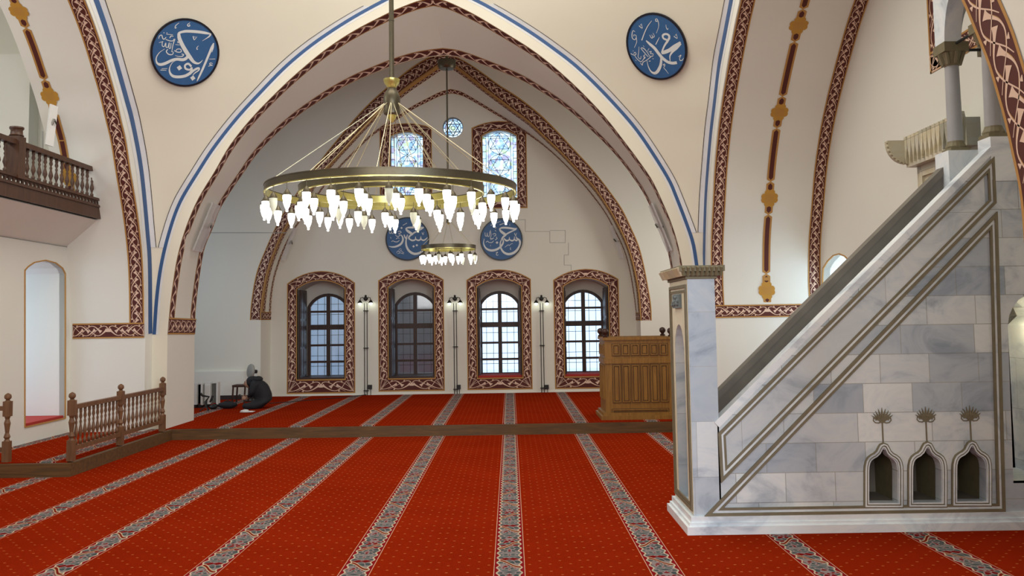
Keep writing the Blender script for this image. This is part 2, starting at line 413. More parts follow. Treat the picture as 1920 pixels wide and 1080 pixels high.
def braid(mb, st, per=0.92, e=0.09, d0=0, d1=None, gold=(1, 1), fine=True):
    d1 = st.len if d1 is None else d1
    st.base(mb, M['maroon'], 0, 1, 0, d0, d1)
    if gold[0]: st.base(mb, M['gold'], 0, e, 0.001, d0, d1)
    if gold[1]: st.base(mb, M['gold'], 1 - e, 1, 0.001, d0, d1)
    n = max(1, round((d1 - d0) / (per * st.w))); p = (d1 - d0) / n
    for k in range(-1, n):
        for side in (0, 1):
            o = d0 + p * (k + 0.5 * side)
            T = (lambda t: t) if side == 0 else (lambda t: 1 - t)
            pts = [(o, T(.84), .02), (o + .3 * p, T(.66), .03), (o + .7 * p, T(.33), .035), (o + 1.05 * p, T(.17), .04), (o + 1.35 * p, T(.21), .045),
                   (o + 1.6 * p, T(.37), .07), (o + 1.78 * p, T(.50), .12), (o + 1.9 * p, T(.58), .24)]
            pts = [(min(max(d, d0 + .01), d1 - .01), t, wd) for d, t, wd in pts]
            if o + 1.9 * p > d1 + .6 * p: continue
            st.stroke(mb, M['scroll'], pts, 0.002 + 0.0006 * side)
            st.stroke(mb, M['gold'], [(min(max(d + .07 * p, d0 + .01), d1 - .01), t, .018) for d, t, wd in pts[2:6]], 0.0014)
            if fine: st.stroke(mb, M['scroll'], [(max(d0 + .01, min(d1 - .01, o + .95 * p)), T(.13), .02), (max(d0 + .01, min(d1 - .01, o + .85 * p)), T(.20), .12)], 0.0026)
def rope(mb, st, d0=0, d1=None, per=1.25):
    d1 = st.len if d1 is None else d1
    st.base(mb, M['maroon'], 0, 1, 0, d0, d1)
    st.base(mb, M['gold'], 0, .09, 0.001, d0, d1); st.base(mb, M['gold'], .91, 1, 0.001, d0, d1)
    n = max(1, round((d1 - d0) / (per * st.w))); p = (d1 - d0) / n
    for k in range(n):
        o = d0 + p * k
        st.stroke(mb, M['scroll'], [(o, .15, .07), (o + .35 * p, .22, .10), (o + .62 * p, .55, .16), (o + .75 * p, .72, .24)], 0.002)
        st.stroke(mb, M['scroll'], [(min(o + .5 * p, d1), .85, .07), (min(o + .85 * p, d1), .78, .10), (min(o + 1.12 * p, d1), .45, .16), (min(o + 1.25 * p, d1), .28, .24)], 0.002)

# ------------------------------------------------------------------ architecture
YS = 16.15; YP = 17.5; YR = 22.1; YW = 22.7; ZP = 0.195
XL = -6.35; XLW = -7.66; XR = 3.46; XQ = 5.40
def PL(pts, Y): return [py(x, y, Y) for x, y in pts]
def PX(pts, X): return [px(x, y, X) for x, y in pts]
NY = Vector((0, -1, 0))

# floors
def floor_poly(name, loop, z, th, mat):
    mb = MB(); mb.prism([(x, y, z) for x, y in loop], (0, 0, -th), mat); return struct(mb, name)
floor_poly('floor', [(-13, -8), (8, -8), (8, 16.3), (-13, 16.3)], 0.0, 0.2, M['carpet'])
xs = px(123, 868, -6.05).x
floor_poly('floor_platform', [(-13, 12.5), (-6.05, 12.5), (-6.05, 16.2), (8, 16.2), (8, 25.0), (-13, 25.0)], ZP, 0.19, M['carpet'])
mb = MB()
mb.box((-13, 12.42, 0), (-5.97, 12.5, ZP - .015), M['beam']); struct(mb, 'trim_1')
mb = MB(); mb.box((-6.05, 12.5, 0), (-5.97, 16.12, ZP - .015), M['beam']); struct(mb, 'trim_2')
mb = MB(); mb.box((-6.05, 16.12, 0), (3.3, 16.2, ZP - .015), M['beam']); struct(mb, 'trim_3')

# far dome arch: arris of the face (near edge of the soffit) and far edge, both halves base -> crown
N = 60
A1L = PL([(314, 627), (318, 580), (323, 539), (332, 483), (347, 430), (370, 375), (403, 320), (427, 278), (453, 243), (480, 212), (510, 181), (542, 150), (575, 121), (607, 95), (643, 70), (678.5, 49), (705, 35.5), (732, 22), (759, 10.5), (785, 1), (810, -4)], YS)
A1R = PL([(1284, 603), (1283, 560), (1280, 504), (1276, 480), (1270, 453), (1259, 418), (1244, 382), (1223, 338), (1197, 300), (1167, 260), (1138, 223), (1108, 190), (1072.6, 155), (1034, 121), (996, 92), (955, 66), (919, 44), (890, 27), (860, 12), (835, 1), (810, -4)], YS)
A2L = PL([(365, 627), (366, 587), (371, 539), (377, 498), (384, 462), (397, 432), (412, 392), (436, 353), (459, 320), (477, 294), (504, 264), (533, 237), (563, 213), (595.5, 191), (631, 169.5), (667, 151), (696, 139), (735, 124), (771, 113), (801, 107.5), (833, 104)], YP)
A2R = PL([(1262, 603), (1261, 550), (1257, 495), (1247, 453), (1236, 424), (1210, 368), (1191, 338), (1167, 305), (1138, 272), (1108, 243), (1078.5, 216), (1049, 193), (1019, 174), (990, 156), (967, 145), (937, 133), (907, 122), (885, 114), (860, 107), (833, 104)], YP)
def halves(L, R, n=N):
    a = spline(L, n); b = spline(R, n); return a, b
A1l, A1r = halves(A1L, A1R); A2l, A2r = halves(A2L, A2R)
# far transverse arch
B0L = PL([(468.5, 600), (469.5, 580), (471.5, 563), (476, 533), (483, 504), (495, 474), (507, 446), (519, 421), (531, 400), (560, 356), (590, 315), (613, 285), (637, 256), (667, 220), (698, 188), (730, 160), (759, 136), (789, 115), (812, 104), (833, 100)], YR)
B0R = PL([(1222, 601), (1221, 572), (1216, 542), (1209, 504), (1198.5, 462), (1184, 428), (1166, 391), (1139, 352.6), (1110, 316), (1078.5, 282), (1049, 250), (1019, 220), (992, 197), (963, 176), (937, 160), (907, 138), (884, 122), (860, 108.5), (833, 100)], YR)
B1L = PL([(489, 600), (490, 580), (492, 562), (498, 524), (507, 491), (515.5, 469), (524, 447), (540, 418), (562, 383), (588, 346), (618, 309), (652, 271), (681.5, 239), (720, 199), (744, 179), (774, 156), (804, 135), (822, 122), (836, 114)], YR)
B1R = PL([(1201, 601), (1199.5, 575), (1197, 545), (1192.6, 520), (1184, 484), (1172, 450), (1154, 413), (1133, 379), (1110, 347), (1078.5, 315), (1049, 284), (1019, 256), (990, 228), (967, 211), (937, 188), (907, 165), (878, 142), (851, 121), (836, 114)], YR)
B2L = PL([(507.5, 600), (508.5, 566), (511.5, 539), (517, 513), (528, 480), (539, 455), (551, 433), (567, 408), (590, 375), (613, 343), (640, 311), (667, 284), (690, 261), (714, 243), (753, 219), (774, 205), (804, 190), (825, 180), (846, 175)], YW)
B2R = PL([(1193, 601), (1192.6, 587), (1187, 545), (1179, 501), (1169, 467), (1151, 430), (1133, 397), (1104, 358.5), (1078.5, 329), (1049, 299), (1019, 273), (984, 248), (952, 228), (925, 212), (892.6, 193), (866, 179), (846, 175)], YW)
B0l, B0r = halves(B0L, B0R); B1l, B1r = halves(B1L, B1R); B2l, B2r = halves(B2L, B2R)

def arch_loop(l, r, zb=0.0):
    a = [Vector((l[0].x, l[0].y, zb))] + list(l); b = list(r[:-1]) + []
    return a + b[::-1] + [Vector((r[0].x, r[0].y, zb))]
def rect(Y, x0, x1, z0, z1): return [(x0, Y, z0), (x1, Y, z0), (x1, Y, z1), (x0, Y, z1)]
def notched(Y, x0, x1, z1, l, r, zb):       # a wall whose arch runs down to its foot
    loop = arch_loop(l, r, zb)
    return [(x0, Y, zb)] + loop + [(x1, Y, zb), (x1, Y, z1), (x0, Y, z1)]
# wall carrying the far dome arch (its piers stand beside the platform step)
mb = MB(); mb.prism(notched(YS, -6.36, 3.46, 9.6, A1l, A1r, 0), (0, .25, 0), M['plaster_cream'])
mb.prism([(3.46, YS, 0), (5.4, YS, 0), (5.4, YS, 9.6), (3.46, YS, 9.6)], (0, .25, 0), M['plaster_cream'])
mb.prism([(-6.36, YS, 0), (-7.7, YS, 0), (-7.7, YS, 9.6), (-6.36, YS, 9.6)], (0, .25, 0), M['plaster_cream'])
struct(mb, 'wall_arch_front')
def ruled(mb, A, B, m, zb=None):
    if zb is not None:
        A = [Vector((A[0].x, A[0].y, zb))] + list(A); B = [Vector((B[0].x, B[0].y, zb))] + list(B)
    n = len(A); mb.add(list(A) + list(B), [(i, i + 1, n + i + 1, n + i) for i in range(n - 1)], m)
mb = MB(); ruled(mb, A1l, A2l, M['plaster'], 0); ruled(mb, A1r, A2r, M['plaster'], 0)
o = struct(mb, 'wall_arch_soffit', smooth=True)
# far side of that wall (towards the alcove)
mb = MB(); mb.prism(notched(YP, -9.0, 6.0, 9.6, A2l, A2r, ZP), (0, -.02, 0), M['plaster']); struct(mb, 'wall_arch_rear')
# transverse wall with the wide patterned arch
mb = MB(); mb.prism(notched(YR, -9.0, 6.0, 9.6, B1l, B1r, ZP), (0, .04, 0), M['plaster']); struct(mb, 'wall_transverse')
mb = MB(); ruled(mb, B1l, B2l, M['plaster'], ZP); ruled(mb, B1r, B2r, M['plaster'], ZP); struct(mb, 'wall_transverse_soffit', smooth=True)
# alcove side walls and ceiling
mb = MB(); mb.box((-9.2, YP, 0), (-9.0, YW, 9.6), M['plaster']); struct(mb, 'wall_alcove_left')
mb = MB(); mb.box((6.0, YP, 0), (6.2, YW, 9.6), M['plaster']); struct(mb, 'wall_alcove_right')
mb = MB(); cr = Vector((A2l[-1].x, YP, A2l[-1].z))
zc = B0l[-1].z + 0.05
mb.prism([(-9.2, YP, 8.0), (-9.2, YR, 9.0), (6.2, YR, 9.0), (6.2, YP, 8.0)], (0, 0, .1), M['plaster']); struct(mb, 'ceiling_alcove')
# painted joint on the transverse wall
mb = MB(); a = py(385, 437, YR - .004); b = py(537, 437, YR - .004)
mb.prism([a, b, b + Vector((0, 0, .014)), a + Vector((0, 0, .014))], (0, -.003, 0), M['greypl']); struct(mb, 'trim_4')
mb = MB(); a = py(362, 697, YR); b = py(484, 697, YR)
mb.box((a.x - .6, YR - .09, ZP), (b.x, YR, a.z), M['plaster_white']); struct(mb, 'baseboard_alcove')
mb = MB(); mb.box((a.x - .6, YR - .11, ZP), (b.x, YR - .09, ZP + .1), M['line']); struct(mb, 'trim_5')

# far wall with its window openings
WIN = []
def frame_px(o, i):    # outer / inner outlines in pixels: left, right, shoulder y, crown y, bottom y
    return o, i
FR = [((538, 666, 531, 508, 738), (557, 646.5, 541, 526, 711)),
      ((709.5, 833, 525, 505, 733.5), (728.5, 814.5, 538, 523, 709)),
      ((875.5, 997, 524, 505, 730.5), (895, 978.5, 537, 523, 708)),
      ((1039, 1162, 524, 504, 728.5), (1058, 1142, 537, 522, 705.5))]
UP = [((712, 810, 240, 231, 391), (732, 793, 256, 247, 372)), ((885, 988, 239, 227, 391), (905, 969, 255, 244, 371))]
def seg_arch(l, r, sh, cr_, bot, Y, n=10):   # closed outline: bottom-left, up, arch, down
    a = py(l, sh, Y); b = py(r, sh, Y); c = py((l + r) / 2, cr_, Y); bl = py(l, bot, Y); br = py(r, bot, Y)
    x0, x1 = (a.x + bl.x) / 2, (b.x + br.x) / 2; zs = (a.z + b.z) / 2; zb = (bl.z + br.z) / 2; rise = c.z - zs
    h = (x1 - x0) / 2; R = (h * h + rise * rise) / (2 * rise); cx = (x0 + x1) / 2; cz = zs + rise - R; t0 = math.asin(min(1, h / R))
    arc = [Vector((cx + R * math.sin(t), Y, cz + R * math.cos(t))) for t in [-t0 + 2 * t0 * i / n for i in range(n + 1)]]
    return Vector((x0, Y, zb)), arc, Vector((x1, Y, zb))
def loop_of(s): return [s[0]] + s[1] + [s[2]]
holes = [loop_of(seg_arch(*i, YW)) for o_, i in FR] + [loop_of(seg_arch(*i, YW)) for o_, i in UP]
rc = py(849, 238.5, YW); rr = 19.5 / F * YW
circ = lambda c, r, n=24: [Vector((c.x + r * math.cos(2 * PI * k / n), c.y, c.z + r * math.sin(2 * PI * k / n))) for k in range(n)]
holes.append(circ(rc, rr))
mb = MB(); mb.prism([(-7.0, YW, ZP - .1), (4.2, YW, ZP - .1), (4.2, YW, 9.3), (-7.0, YW, 9.3)], (0, .12, 0), M['plaster'], holes); struct(mb, 'wall_back')
mb = MB(); mb.box((-6.3, YW - .02, ZP), (3.4, YW, ZP + .03), M['plaster_white']); struct(mb, 'baseboard_back')
# reveals
def reveal(loop, depth, m, name, idx):
    mb = MB(); n = len(loop); off = Vector((0, depth, 0))
    mb.add([p for p in loop] + [p + off for p in loop], [(i, (i + 1) % n, n + (i + 1) % n, n + i) for i in range(n)], m)
    return struct(mb, name)
for k, (o_, i_) in enumerate(FR): reveal(loop_of(seg_arch(*i_, YW)), 1.25, M['plaster'], 'wall_reveal', k)
for k, (o_, i_) in enumerate(UP): reveal(loop_of(seg_arch(*i_, YW)), 0.35, M['plaster'], 'wall_reveal', k)
reveal(circ(rc, rr), .3, M['plaster'], 'wall_reveal', 0)

# painted frames round the windows
def painted_frame(so, si, Y, name, flip=False):
    mb = MB(); n = NY
    bo, ao, co = so; bi, ai, ci = si
    braid(mb, Strip(resample([bo, ao[0]], 20), resample([bi, ai[0]], 20), n))
    braid(mb, Strip(resample([co, ao[-1]], 20), resample([ci, ai[-1]], 20), n))
    na = len(ao); h = na // 2
    braid(mb, Strip(resample(ao[:h + 1], 14), resample(ai[:h + 1], 14), n)); braid(mb, Strip(resample(ao[h:][::-1], 14), resample(ai[h:][::-1], 14), n))
    mo, mi = (bo + co) / 2, (bi + ci) / 2
    braid(mb, Strip(resample([bo, mo], 10), resample([bi, mi], 10), n)); braid(mb, Strip(resample([co, mo], 10), resample([ci, mi], 10), n))
    return struct(mb, name)
tn = 6
for o_, i_ in FR + UP:
    painted_frame(seg_arch(*o_, YW - .002), seg_arch(*i_, YW - .002), YW, 'trim_%d' % tn); tn += 1

# patterned arches
def vec_to(target):                    # a normal chosen towards a point in the room
    T = Vector(target)
    def f(a, b, j): return None
    return f
def strip_between(A, B, f0, f1, side, e0=None, e1=None):
    """ribbon on the ruled surface A-B between the fractions f0 and f1 (each may run base->crown)"""
    n = len(A); P = []; Q = []
    for i in range(n):
        t = i / (n - 1); a = f0[0] + (f0[1] - f0[0]) * t; b = f1[0] + (f1[1] - f1[0]) * t
        P.append(A[i].lerp(B[i], a)); Q.append(A[i].lerp(B[i], b))
    T = Vector((-1.45, 19, 1.0))
    def nr(a, b, j):
        k = min(j, n - 2); d = (A[k + 1] - A[k]); e = (B[k] - A[k]); v = d.cross(e).normalized()
        if v.dot(T - A[k]) < 0: v = -v
        return v
    return Strip(P, Q, nr, .004)
mb = MB()
for A, B in ((A1l, A2l), (A1r, A2r)):
    s1 = strip_between(A, B, (.0, .0), (.20, .13), 1); s2 = strip_between(A, B, (.81, .86), (1, 1), 1)
    rope(mb, s1, .0); rope(mb, s2, .0)
    sb = strip_between(A, B, (.2, .2), (.81, .81), 1); braid(mb, Strip([A[i].lerp(B[i], .0) for i in range(3)], [A[i].lerp(B[i], 1) for i in range(3)], s1.nrm, .006), d1=.30) if 0 else None
    # cross piece at the springing
    n_ = s1.nrm(None, None, 0); h = .30
    def at(u, v): return A[0].lerp(B[0], u) + (A[1] - A[0]).normalized() * v
    cs = Strip([at(u / 8, 0) for u in range(9)], [at(u / 8, h) for u in range(9)], n_, .007); braid(mb, cs, .9)
struct(mb, 'trim_%d' % tn); tn += 1
mb = MB()
for A, B, Cc in ((B0l, B1l, B2l), (B0r, B1r, B2r)):
    braid(mb, Strip(A, B, NY, .004), .80)
    g = strip_between(B, Cc, (0, 0), (.14, .10), 1); g.base(mb, M['gold'], 0, 1, .001)
    r1 = strip_between(B, Cc, (.16, .10), (.40, .20), 1); rope(mb, r1)
    r2 = strip_between(B, Cc, (.80, .86), (1, 1), 1); rope(mb, r2)
    n_ = g.nrm(None, None, 0)
    def at(u, v): return B[0].lerp(Cc[0], u) + (B[1] - B[0]).normalized() * v
    braid(mb, Strip([at(u / 6, 0) for u in range(7)], [at(u / 6, .2) for u in range(7)], n_, .007), .9)
struct(mb, 'trim_%d' % tn); tn += 1

# side dome arches: profile Y(z) on the face planes
PRL = PX([(272.5, 627), (272, 580), (271.5, 540), (268.5, 475), (260, 400), (247, 320), (239, 267), (230, 228), (218.5, 178), (204, 127), (192, 86), (177, 41.5), (161, 0)], XL)
PRR = PX([(1334, 600), (1331, 540), (1330.5, 501), (1331, 448), (1334, 389), (1337.5, 320), (1343.7, 252), (1351, 195.6), (1358.5, 148), (1366, 104), (1376, 50), (1386.7, 0)], XR)
YC = 11.0; ZAP = 7.95
def full_profile(P, X):                # base -> crown of the far half, as (Y, z)
    q = [Vector((X, p.y, p.z)) for p in P]
    a = q[-1]; d = (q[-1] - q[-3]).normalized()
    c = Vector((X, YC, ZAP)); L = (c - a).length
    for t in (.25, .5, .75, 1.0):
        b0 = a + d * L * .45; p = (1 - t) ** 2 * a + 2 * t * (1 - t) * b0 + t * t * c; q.append(p)
    return spline(q, 70)
FL = full_profile(PRL, XL); FRt = full_profile(PRR, XR)
mir = lambda p: Vector((p.x, 2 * YC - p.y, p.z))
NRL = PX([(1920, 430), (1919, 410), (1912, 350), (1901, 300), (1892, 258), (1880.6, 211), (1869, 172), (1855.6, 125), (1839, 83), (1822, 41.7), (1804, 0)], XR)
nb = [Vector((XR, NRL[0].y - .02, 1.0)), Vector((XR, NRL[0].y - .01, 2.0))] + NRL
a = nb[-1]; d = (nb[-1] - nb[-3]).normalized(); c = Vector((XR, YC, ZAP)); L = (c - a).length
nb += [(1 - t) ** 2 * a + 2 * t * (1 - t) * (a + d * L * .5) + t * t * c for t in (.2, .4, .6, .8, 1.0)]
NR = spline(nb, 80)
NLm = [mir(p) for p in FL]
def side_arch(X, far, near, x_out, name, pier_y, face_mat):
    # face wall with opening, thin; soffit extruded to x_out
    sg = 1 if x_out > X else -1
    lo = [Vector((X, far[0].y, 0))] + far + near[::-1][1:] + [Vector((X, near[0].y, 0))]
    mb = MB(); wall = [Vector((X, YS + .01, 0))] + lo + [Vector((X, 3.2, 0)), Vector((X, 3.2, 9.6)), Vector((X, YS + .01, 9.6))]
    mb.prism(wall, (.03 * sg, 0, 0), face_mat); struct(mb, 'wall_' + name + '_face')
    mb = MB(); A = [Vector((X + .03 * sg, p.y, p.z)) for p in lo]; B = [Vector((x_out, p.y, p.z)) for p in lo]; n = len(A)
    mb.add(A + B, [(i, i + 1, n + i + 1, n + i) for i in range(n - 1)], M['plaster_white']); struct(mb, 'wall_' + name + '_soffit', smooth=True)
side_arch(XL, FL, NLm, XLW - .02, 'left_arch', 0, M['plaster_white'])
side_arch(XR, FRt, NR, XQ + .02, 'right_arch', 0, M['plaster_white'])

def soffit_strip(P, x0, x1, i0=0, i1=None):
    Q = P[i0:i1]; n = len(Q)
    A = [Vector((x0, p.y, p.z)) for p in Q]; B = [Vector((x1, p.y, p.z)) for p in Q]
    def nr(a, b, j):
        k = min(j, n - 2); d = Q[k + 1] - Q[k]; v = Vector((0, -d.z, d.y)).normalized()
        return v if v.y < 0 else -v
    return Strip(A, B, nr, .005)
def down(P, z):                        # extend the profile straight down to height z, or cut it
    P = [p for p in P if p.z > z]; return [Vector((P[0].x, P[0].y, z))] + P
def interp_z(P, z, ax):
    P = sorted(P, key=lambda p: p.z)
    if z <= P[0].z: return P[0][ax]
    for i in range(len(P) - 1):
        if P[i].z <= z <= P[i + 1].z:
            f = (z - P[i].z) / (P[i + 1].z - P[i].z + 1e-9); return P[i][ax] * (1 - f) + P[i + 1][ax] * f
    return P[-1][ax]
zb = 1.80
mb = MB()
s = soffit_strip(resample(down(FL[:58], zb), 90), XL - .015, XL - .275); braid(mb, s)
y0 = FL[0].y - .005
def hband(mb, xa, xb, P, z0, z1):
    m = (xa + xb) / 2; y = interp_z(P, z0, 1) if z0 > P[0].z else P[0].y; y1 = interp_z(P, z1, 1)
    braid(mb, Strip([Vector((xa + (m - xa) * i / 8, y, z0)) for i in range(9)], [Vector((xa + (m - xa) * i / 8, y1, z1)) for i in range(9)], NY, .009))
    braid(mb, Strip([Vector((xb + (m - xb) * i / 8, y, z0)) for i in range(9)], [Vector((xb + (m - xb) * i / 8, y1, z1)) for i in range(9)], NY, .009))
hband(mb, XL - .015, XLW + .05, FL, zb, zb + .265)
struct(mb, 'trim_%d' % tn); tn += 1
mb = MB(); zr = 2.0
s = soffit_strip(resample(down(FRt, zr), 110), XR + .02, XR + .235); braid(mb, s)
s = soffit_strip(resample(down(FRt, zr), 110), XQ - .235, XQ - .02); braid(mb, s)
hband(mb, XR + .02, XQ - .02, FRt, zr - .005, zr + .215)
struct(mb, 'trim_%d' % tn); tn += 1
# face band on the near half of the right arch
mb = MB()
NRo = []
for i, p in enumerate(NR):
    d = (NR[min(i + 1, len(NR) - 1)] - NR[max(i - 1, 0)]).normalized(); nn = Vector((0, -d.z, d.y))
    if nn.y > 0: nn = -nn
    NRo.append(p + nn * .37)
braid(mb, Strip(NR, NRo, Vector((-1, 0, 0)), .006), .95, .08)
struct(mb, 'trim_%d' % tn); tn += 1

# centre lines with knots on the two soffits
def knot_line(P, xc, knots, name, zlo, hw=.035):
    mb = MB(); s = soffit_strip(resample(P, 120), xc - .08, xc + .08)
    ks = []
    for kz in knots:
        best = min(range(400), key=lambda i: abs(s.p(s.len * i / 399, .5).z - kz)); ks.append(s.len * best / 399)
    ks.sort(); lo = 0
    segs = []; prev = None
    for k in ks:
        segs.append((k - .29, k - .095)); segs.append((k + .095, k + .29))
        if prev is not None: segs.append((prev + .285, k - .285))
        prev = k
    segs.append((prev + .285, min(s.len, prev + 2.0)))
    for a, b in segs:
        a = max(a, 0.02)
        if b - a < .06: continue
        def cap(t0, t1, ins, m, lf):
            vs = [s.p(a + ins, .5, lf), s.p(a + ins + .04, t0, lf), s.p(a + ins + .04, t1, lf)]
            mb.add(vs, [(0, 1, 2)], m)
            vs = [s.p(b - ins, .5, lf), s.p(b - ins - .04, t0, lf), s.p(b - ins - .04, t1, lf)]; mb.add(vs, [(0, 1, 2)], m)
            s.base(mb, m, t0, t1, lf, a + ins + .04, b - ins - .04)
        cap(.08, .92, 0, M['gold'], .001); cap(.27, .73, .03, M['maroon'], .002)
    for k in ks:                       # interlaced boss: eight lobes round a field, with darker crossings
        r = .085
        for ox, oy in [(0, 0)] + [(.075 * i, .07 * j) for i in (-1.2, 1.2) for j in (-.45, .45)] + [(.06 * i, .1 * j) for i in (-.6, .6) for j in (-1, 1)] + [(0, .07), (0, -.07)]:
            c0 = (k + oy, .5 + ox / .16)
            vs = [s.p(c0[0] + r * .62 * math.sin(2 * PI * q / 12), c0[1] + r * .62 * math.cos(2 * PI * q / 12) / .16, .003) for q in range(12)]
            mb.add(vs, [tuple(range(12))], M['ochre'])
        for q in range(-3, 4):
            for sg in (-1, 1):
                aa = (k - .07, .5 + (q * .035 - sg * .05) / .16); bb = (k + .07, .5 + (q * .035 + sg * .05) / .16)
                s.stroke(mb, M['gold'], [(aa[0], aa[1], .05), (bb[0], bb[1], .05)], .004)
    o = struct(mb, name)
Ptmp = down(FRt, zr + .2)
kz = [px(1435, 545, 4.40).z]
kzs = []
for (x, y) in [(1435, 545), (1443, 372), (1463, 209), (1498, 48)]:
    # nearest soffit height for the measured point: intersect the ray with the extruded profile
    best = None
    for p in resample(FRt, 400):
        q = py(x, y, p.y)
        e = abs(q.z - p.z)
        if best is None or e < best[0]: best = (e, p.z, q.x)
    kzs.append(best)
_o = Strip.p
def clampless(s, d, t, lift=0.0): return _o(s, d, t, lift)
knot_line(Ptmp, sum(b[2] for b in kzs) / 4, [b[1] for b in kzs], 'trim_%d' % tn, 0); tn += 1
kz2 = []
for (x, y) in [(93, 179), (32, 21), (133, 333)]:
    best = None
    for p in resample(FL, 400):
        q = py(x, y, p.y); e = abs(q.z - p.z)
        if best is None or e < best[0]: best = (e, p.z, q.x)
    kz2.append(best)
knot_line(down(FL, 3.9), sum(b[2] for b in kz2) / 3, [b[1] for b in kz2], 'trim_%d' % tn, 0); tn += 1

# pendentives: at every height a horizontal curve from the far arch to the side arch
BL = PL([(286, 627), (291, 557), (299, 498), (313, 438.5), (334, 379), (369, 320), (400, 272.6), (443, 218), (488, 169), (532, 124), (577, 86), (621, 55), (666, 27), (710, 3), (740, -12), (775, -26), (805, -33)], YS)
BR = PL([(1314, 600), (1312, 550), (1310, 504), (1307.7, 486), (1302, 453), (1288, 412), (1270.6, 367), (1257, 335.6), (1228, 288), (1198, 244), (1168, 208), (1124, 161), (1079.5, 119), (1035, 85), (999.5, 60), (960, 35), (926, 15), (894, -2), (850, -22), (805, -33)], YS)
CL = PX([(285, 625), (284, 498), (280, 438), (268.5, 320), (252.6, 231), (239, 178), (221.5, 115.6), (205, 59), (185, 0)], XL)
CR = PX([(1318, 560), (1318, 501), (1319, 433), (1321, 374), (1324.5, 320), (1330.5, 249), (1337.5, 190), (1346, 118.5), (1357, 59), (1368, 0)], XR)
def pend(Bc, Cc, X, name, sgn):
    Bs = spline(Bc, 80); Cs = spline(Cc, 60)
    # carry the side curve on to its crown
    a = Cs[-1]; d = (Cs[-1] - Cs[-4]).normalized(); c = Vector((X, YC, Bs[-1].z + .02)); L = (c - a).length
    Cs += [(1 - t) ** 2 * a + 2 * t * (1 - t) * (a + d * L * .45) + t * t * c for t in (.15, .3, .45, .6, .75, .9, 1.0)]
    z0 = max(Bs[0].z, Cs[0].z); z1 = 8.05; n = 46; m = 26
    cen = Vector((-1.45, YC, 0)); V = []
    def pt(z, u):
        xf = interp_z(Bs, z, 0); yl = interp_z(Cs, z, 1)
        p = Vector((xf, YS, z)) - cen; q = Vector((X, yl, z)) - cen
        ap = math.atan2(p.y, p.x); aq = math.atan2(q.y, q.x); rp = math.hypot(p.x, p.y); rq = math.hypot(q.x, q.y)
        an = ap + (aq - ap) * u; r = rp + (rq - rp) * u
        return Vector((cen.x + r * math.cos(an), cen.y + r * math.sin(an), z))
    zs = [z0 + (z1 - z0) * (i / n) for i in range(n + 1)]
    for z in zs:
        for j in range(m + 1): V.append(pt(z, j / m))
    Fq = [(i * (m + 1) + j, i * (m + 1) + j + 1, (i + 1) * (m + 1) + j + 1, (i + 1) * (m + 1) + j) for i in range(n) for j in range(m)]
    mb = MB(); mb.add(V, Fq, M['plaster_cream']); o = struct(mb, name, smooth=True)
    # pale edge, thin dark line just inside both edges
    return pt, z0, V, Fq, Bs, Cs
PLp = pend(BL, CL, XL, 'wall_pendentive_left', -1); PRp = pend(BR, CR, XR, 'wall_pendentive_right', 1)
# pale margin and dark line following the edges of each pendentive
def pend_lines(pp, name, off_z):
    pt, z0 = pp[0], pp[1]; mb = MB(); cen = Vector((-1.45, YC, 3.0))
    def ring(w0, w1, mat, zs, lift, side):
        P = []; Q = []
        for z in zs:
            a = pt(z, 0); b = pt(z, 1); span = (a - b).length
            e = .001
            u0, u1 = w0 / max(span, .05), w1 / max(span, .05)
            if u1 > .5: continue
            if side: u0, u1 = 1 - u0, 1 - u1
            P.append(pt(z, u0)); Q.append(pt(z, u1))
        if len(P) < 2: return
        def nr(a, b, j):
            v = (cen - a); v.z *= .3; return v.normalized()
        Strip(P, Q, nr, lift).base(mb, mat, step=.08)
    return mb, ring
for pp, nm in ((PLp, 0), (PRp, 1)):
    mb = MB(); mb, ring = pend_lines(pp, '', 0)
    for side, pxl in ((0, None), (1, None)):
        zs = [pp[1] + .12 + (7.75 - pp[1] - .12) * i / 70 for i in range(71)]
        P = []; Q = []; P2 = []; Q2 = []
        pt = pp[0]
        for i, z in enumerate(zs):
            # step inward measured square to the edge curve: wider horizontally where the edge leans
            z2 = z + .02; a = pt(z, 1 if side else 0); b = pt(z2, 1 if side else 0)
            sl = (b - a); lean = (sl.length / .02)
            other = pt(z, 0 if side else 1); span = (a - other).length + 1e-6
            lean = min(lean, 1.6) ** .5; o0 = min(.5, .085 * lean / span); o1 = min(.5, .096 * lean / span)
            if o1 >= .5: continue
            f = (lambda u: 1 - u) if side else (lambda u: u)
            P.append(pt(z, f(o0))); Q.append(pt(z, f(o1))); P2.append(pt(z, f(0))); Q2.append(pt(z, f(o0)))
        cen = Vector((-1.45, YC, 2.0))
        def nr(a, b, j):
            v = cen - a; v.z *= .2; return v.normalized()
        if len(P) > 2:
            Strip(P, Q, nr, .012).base(mb, M['line'], step=.08); Strip(P2, Q2, nr, .006).base(mb, M['palegrey'], step=.08)
    struct(mb, 'trim_%d' % tn); tn += 1
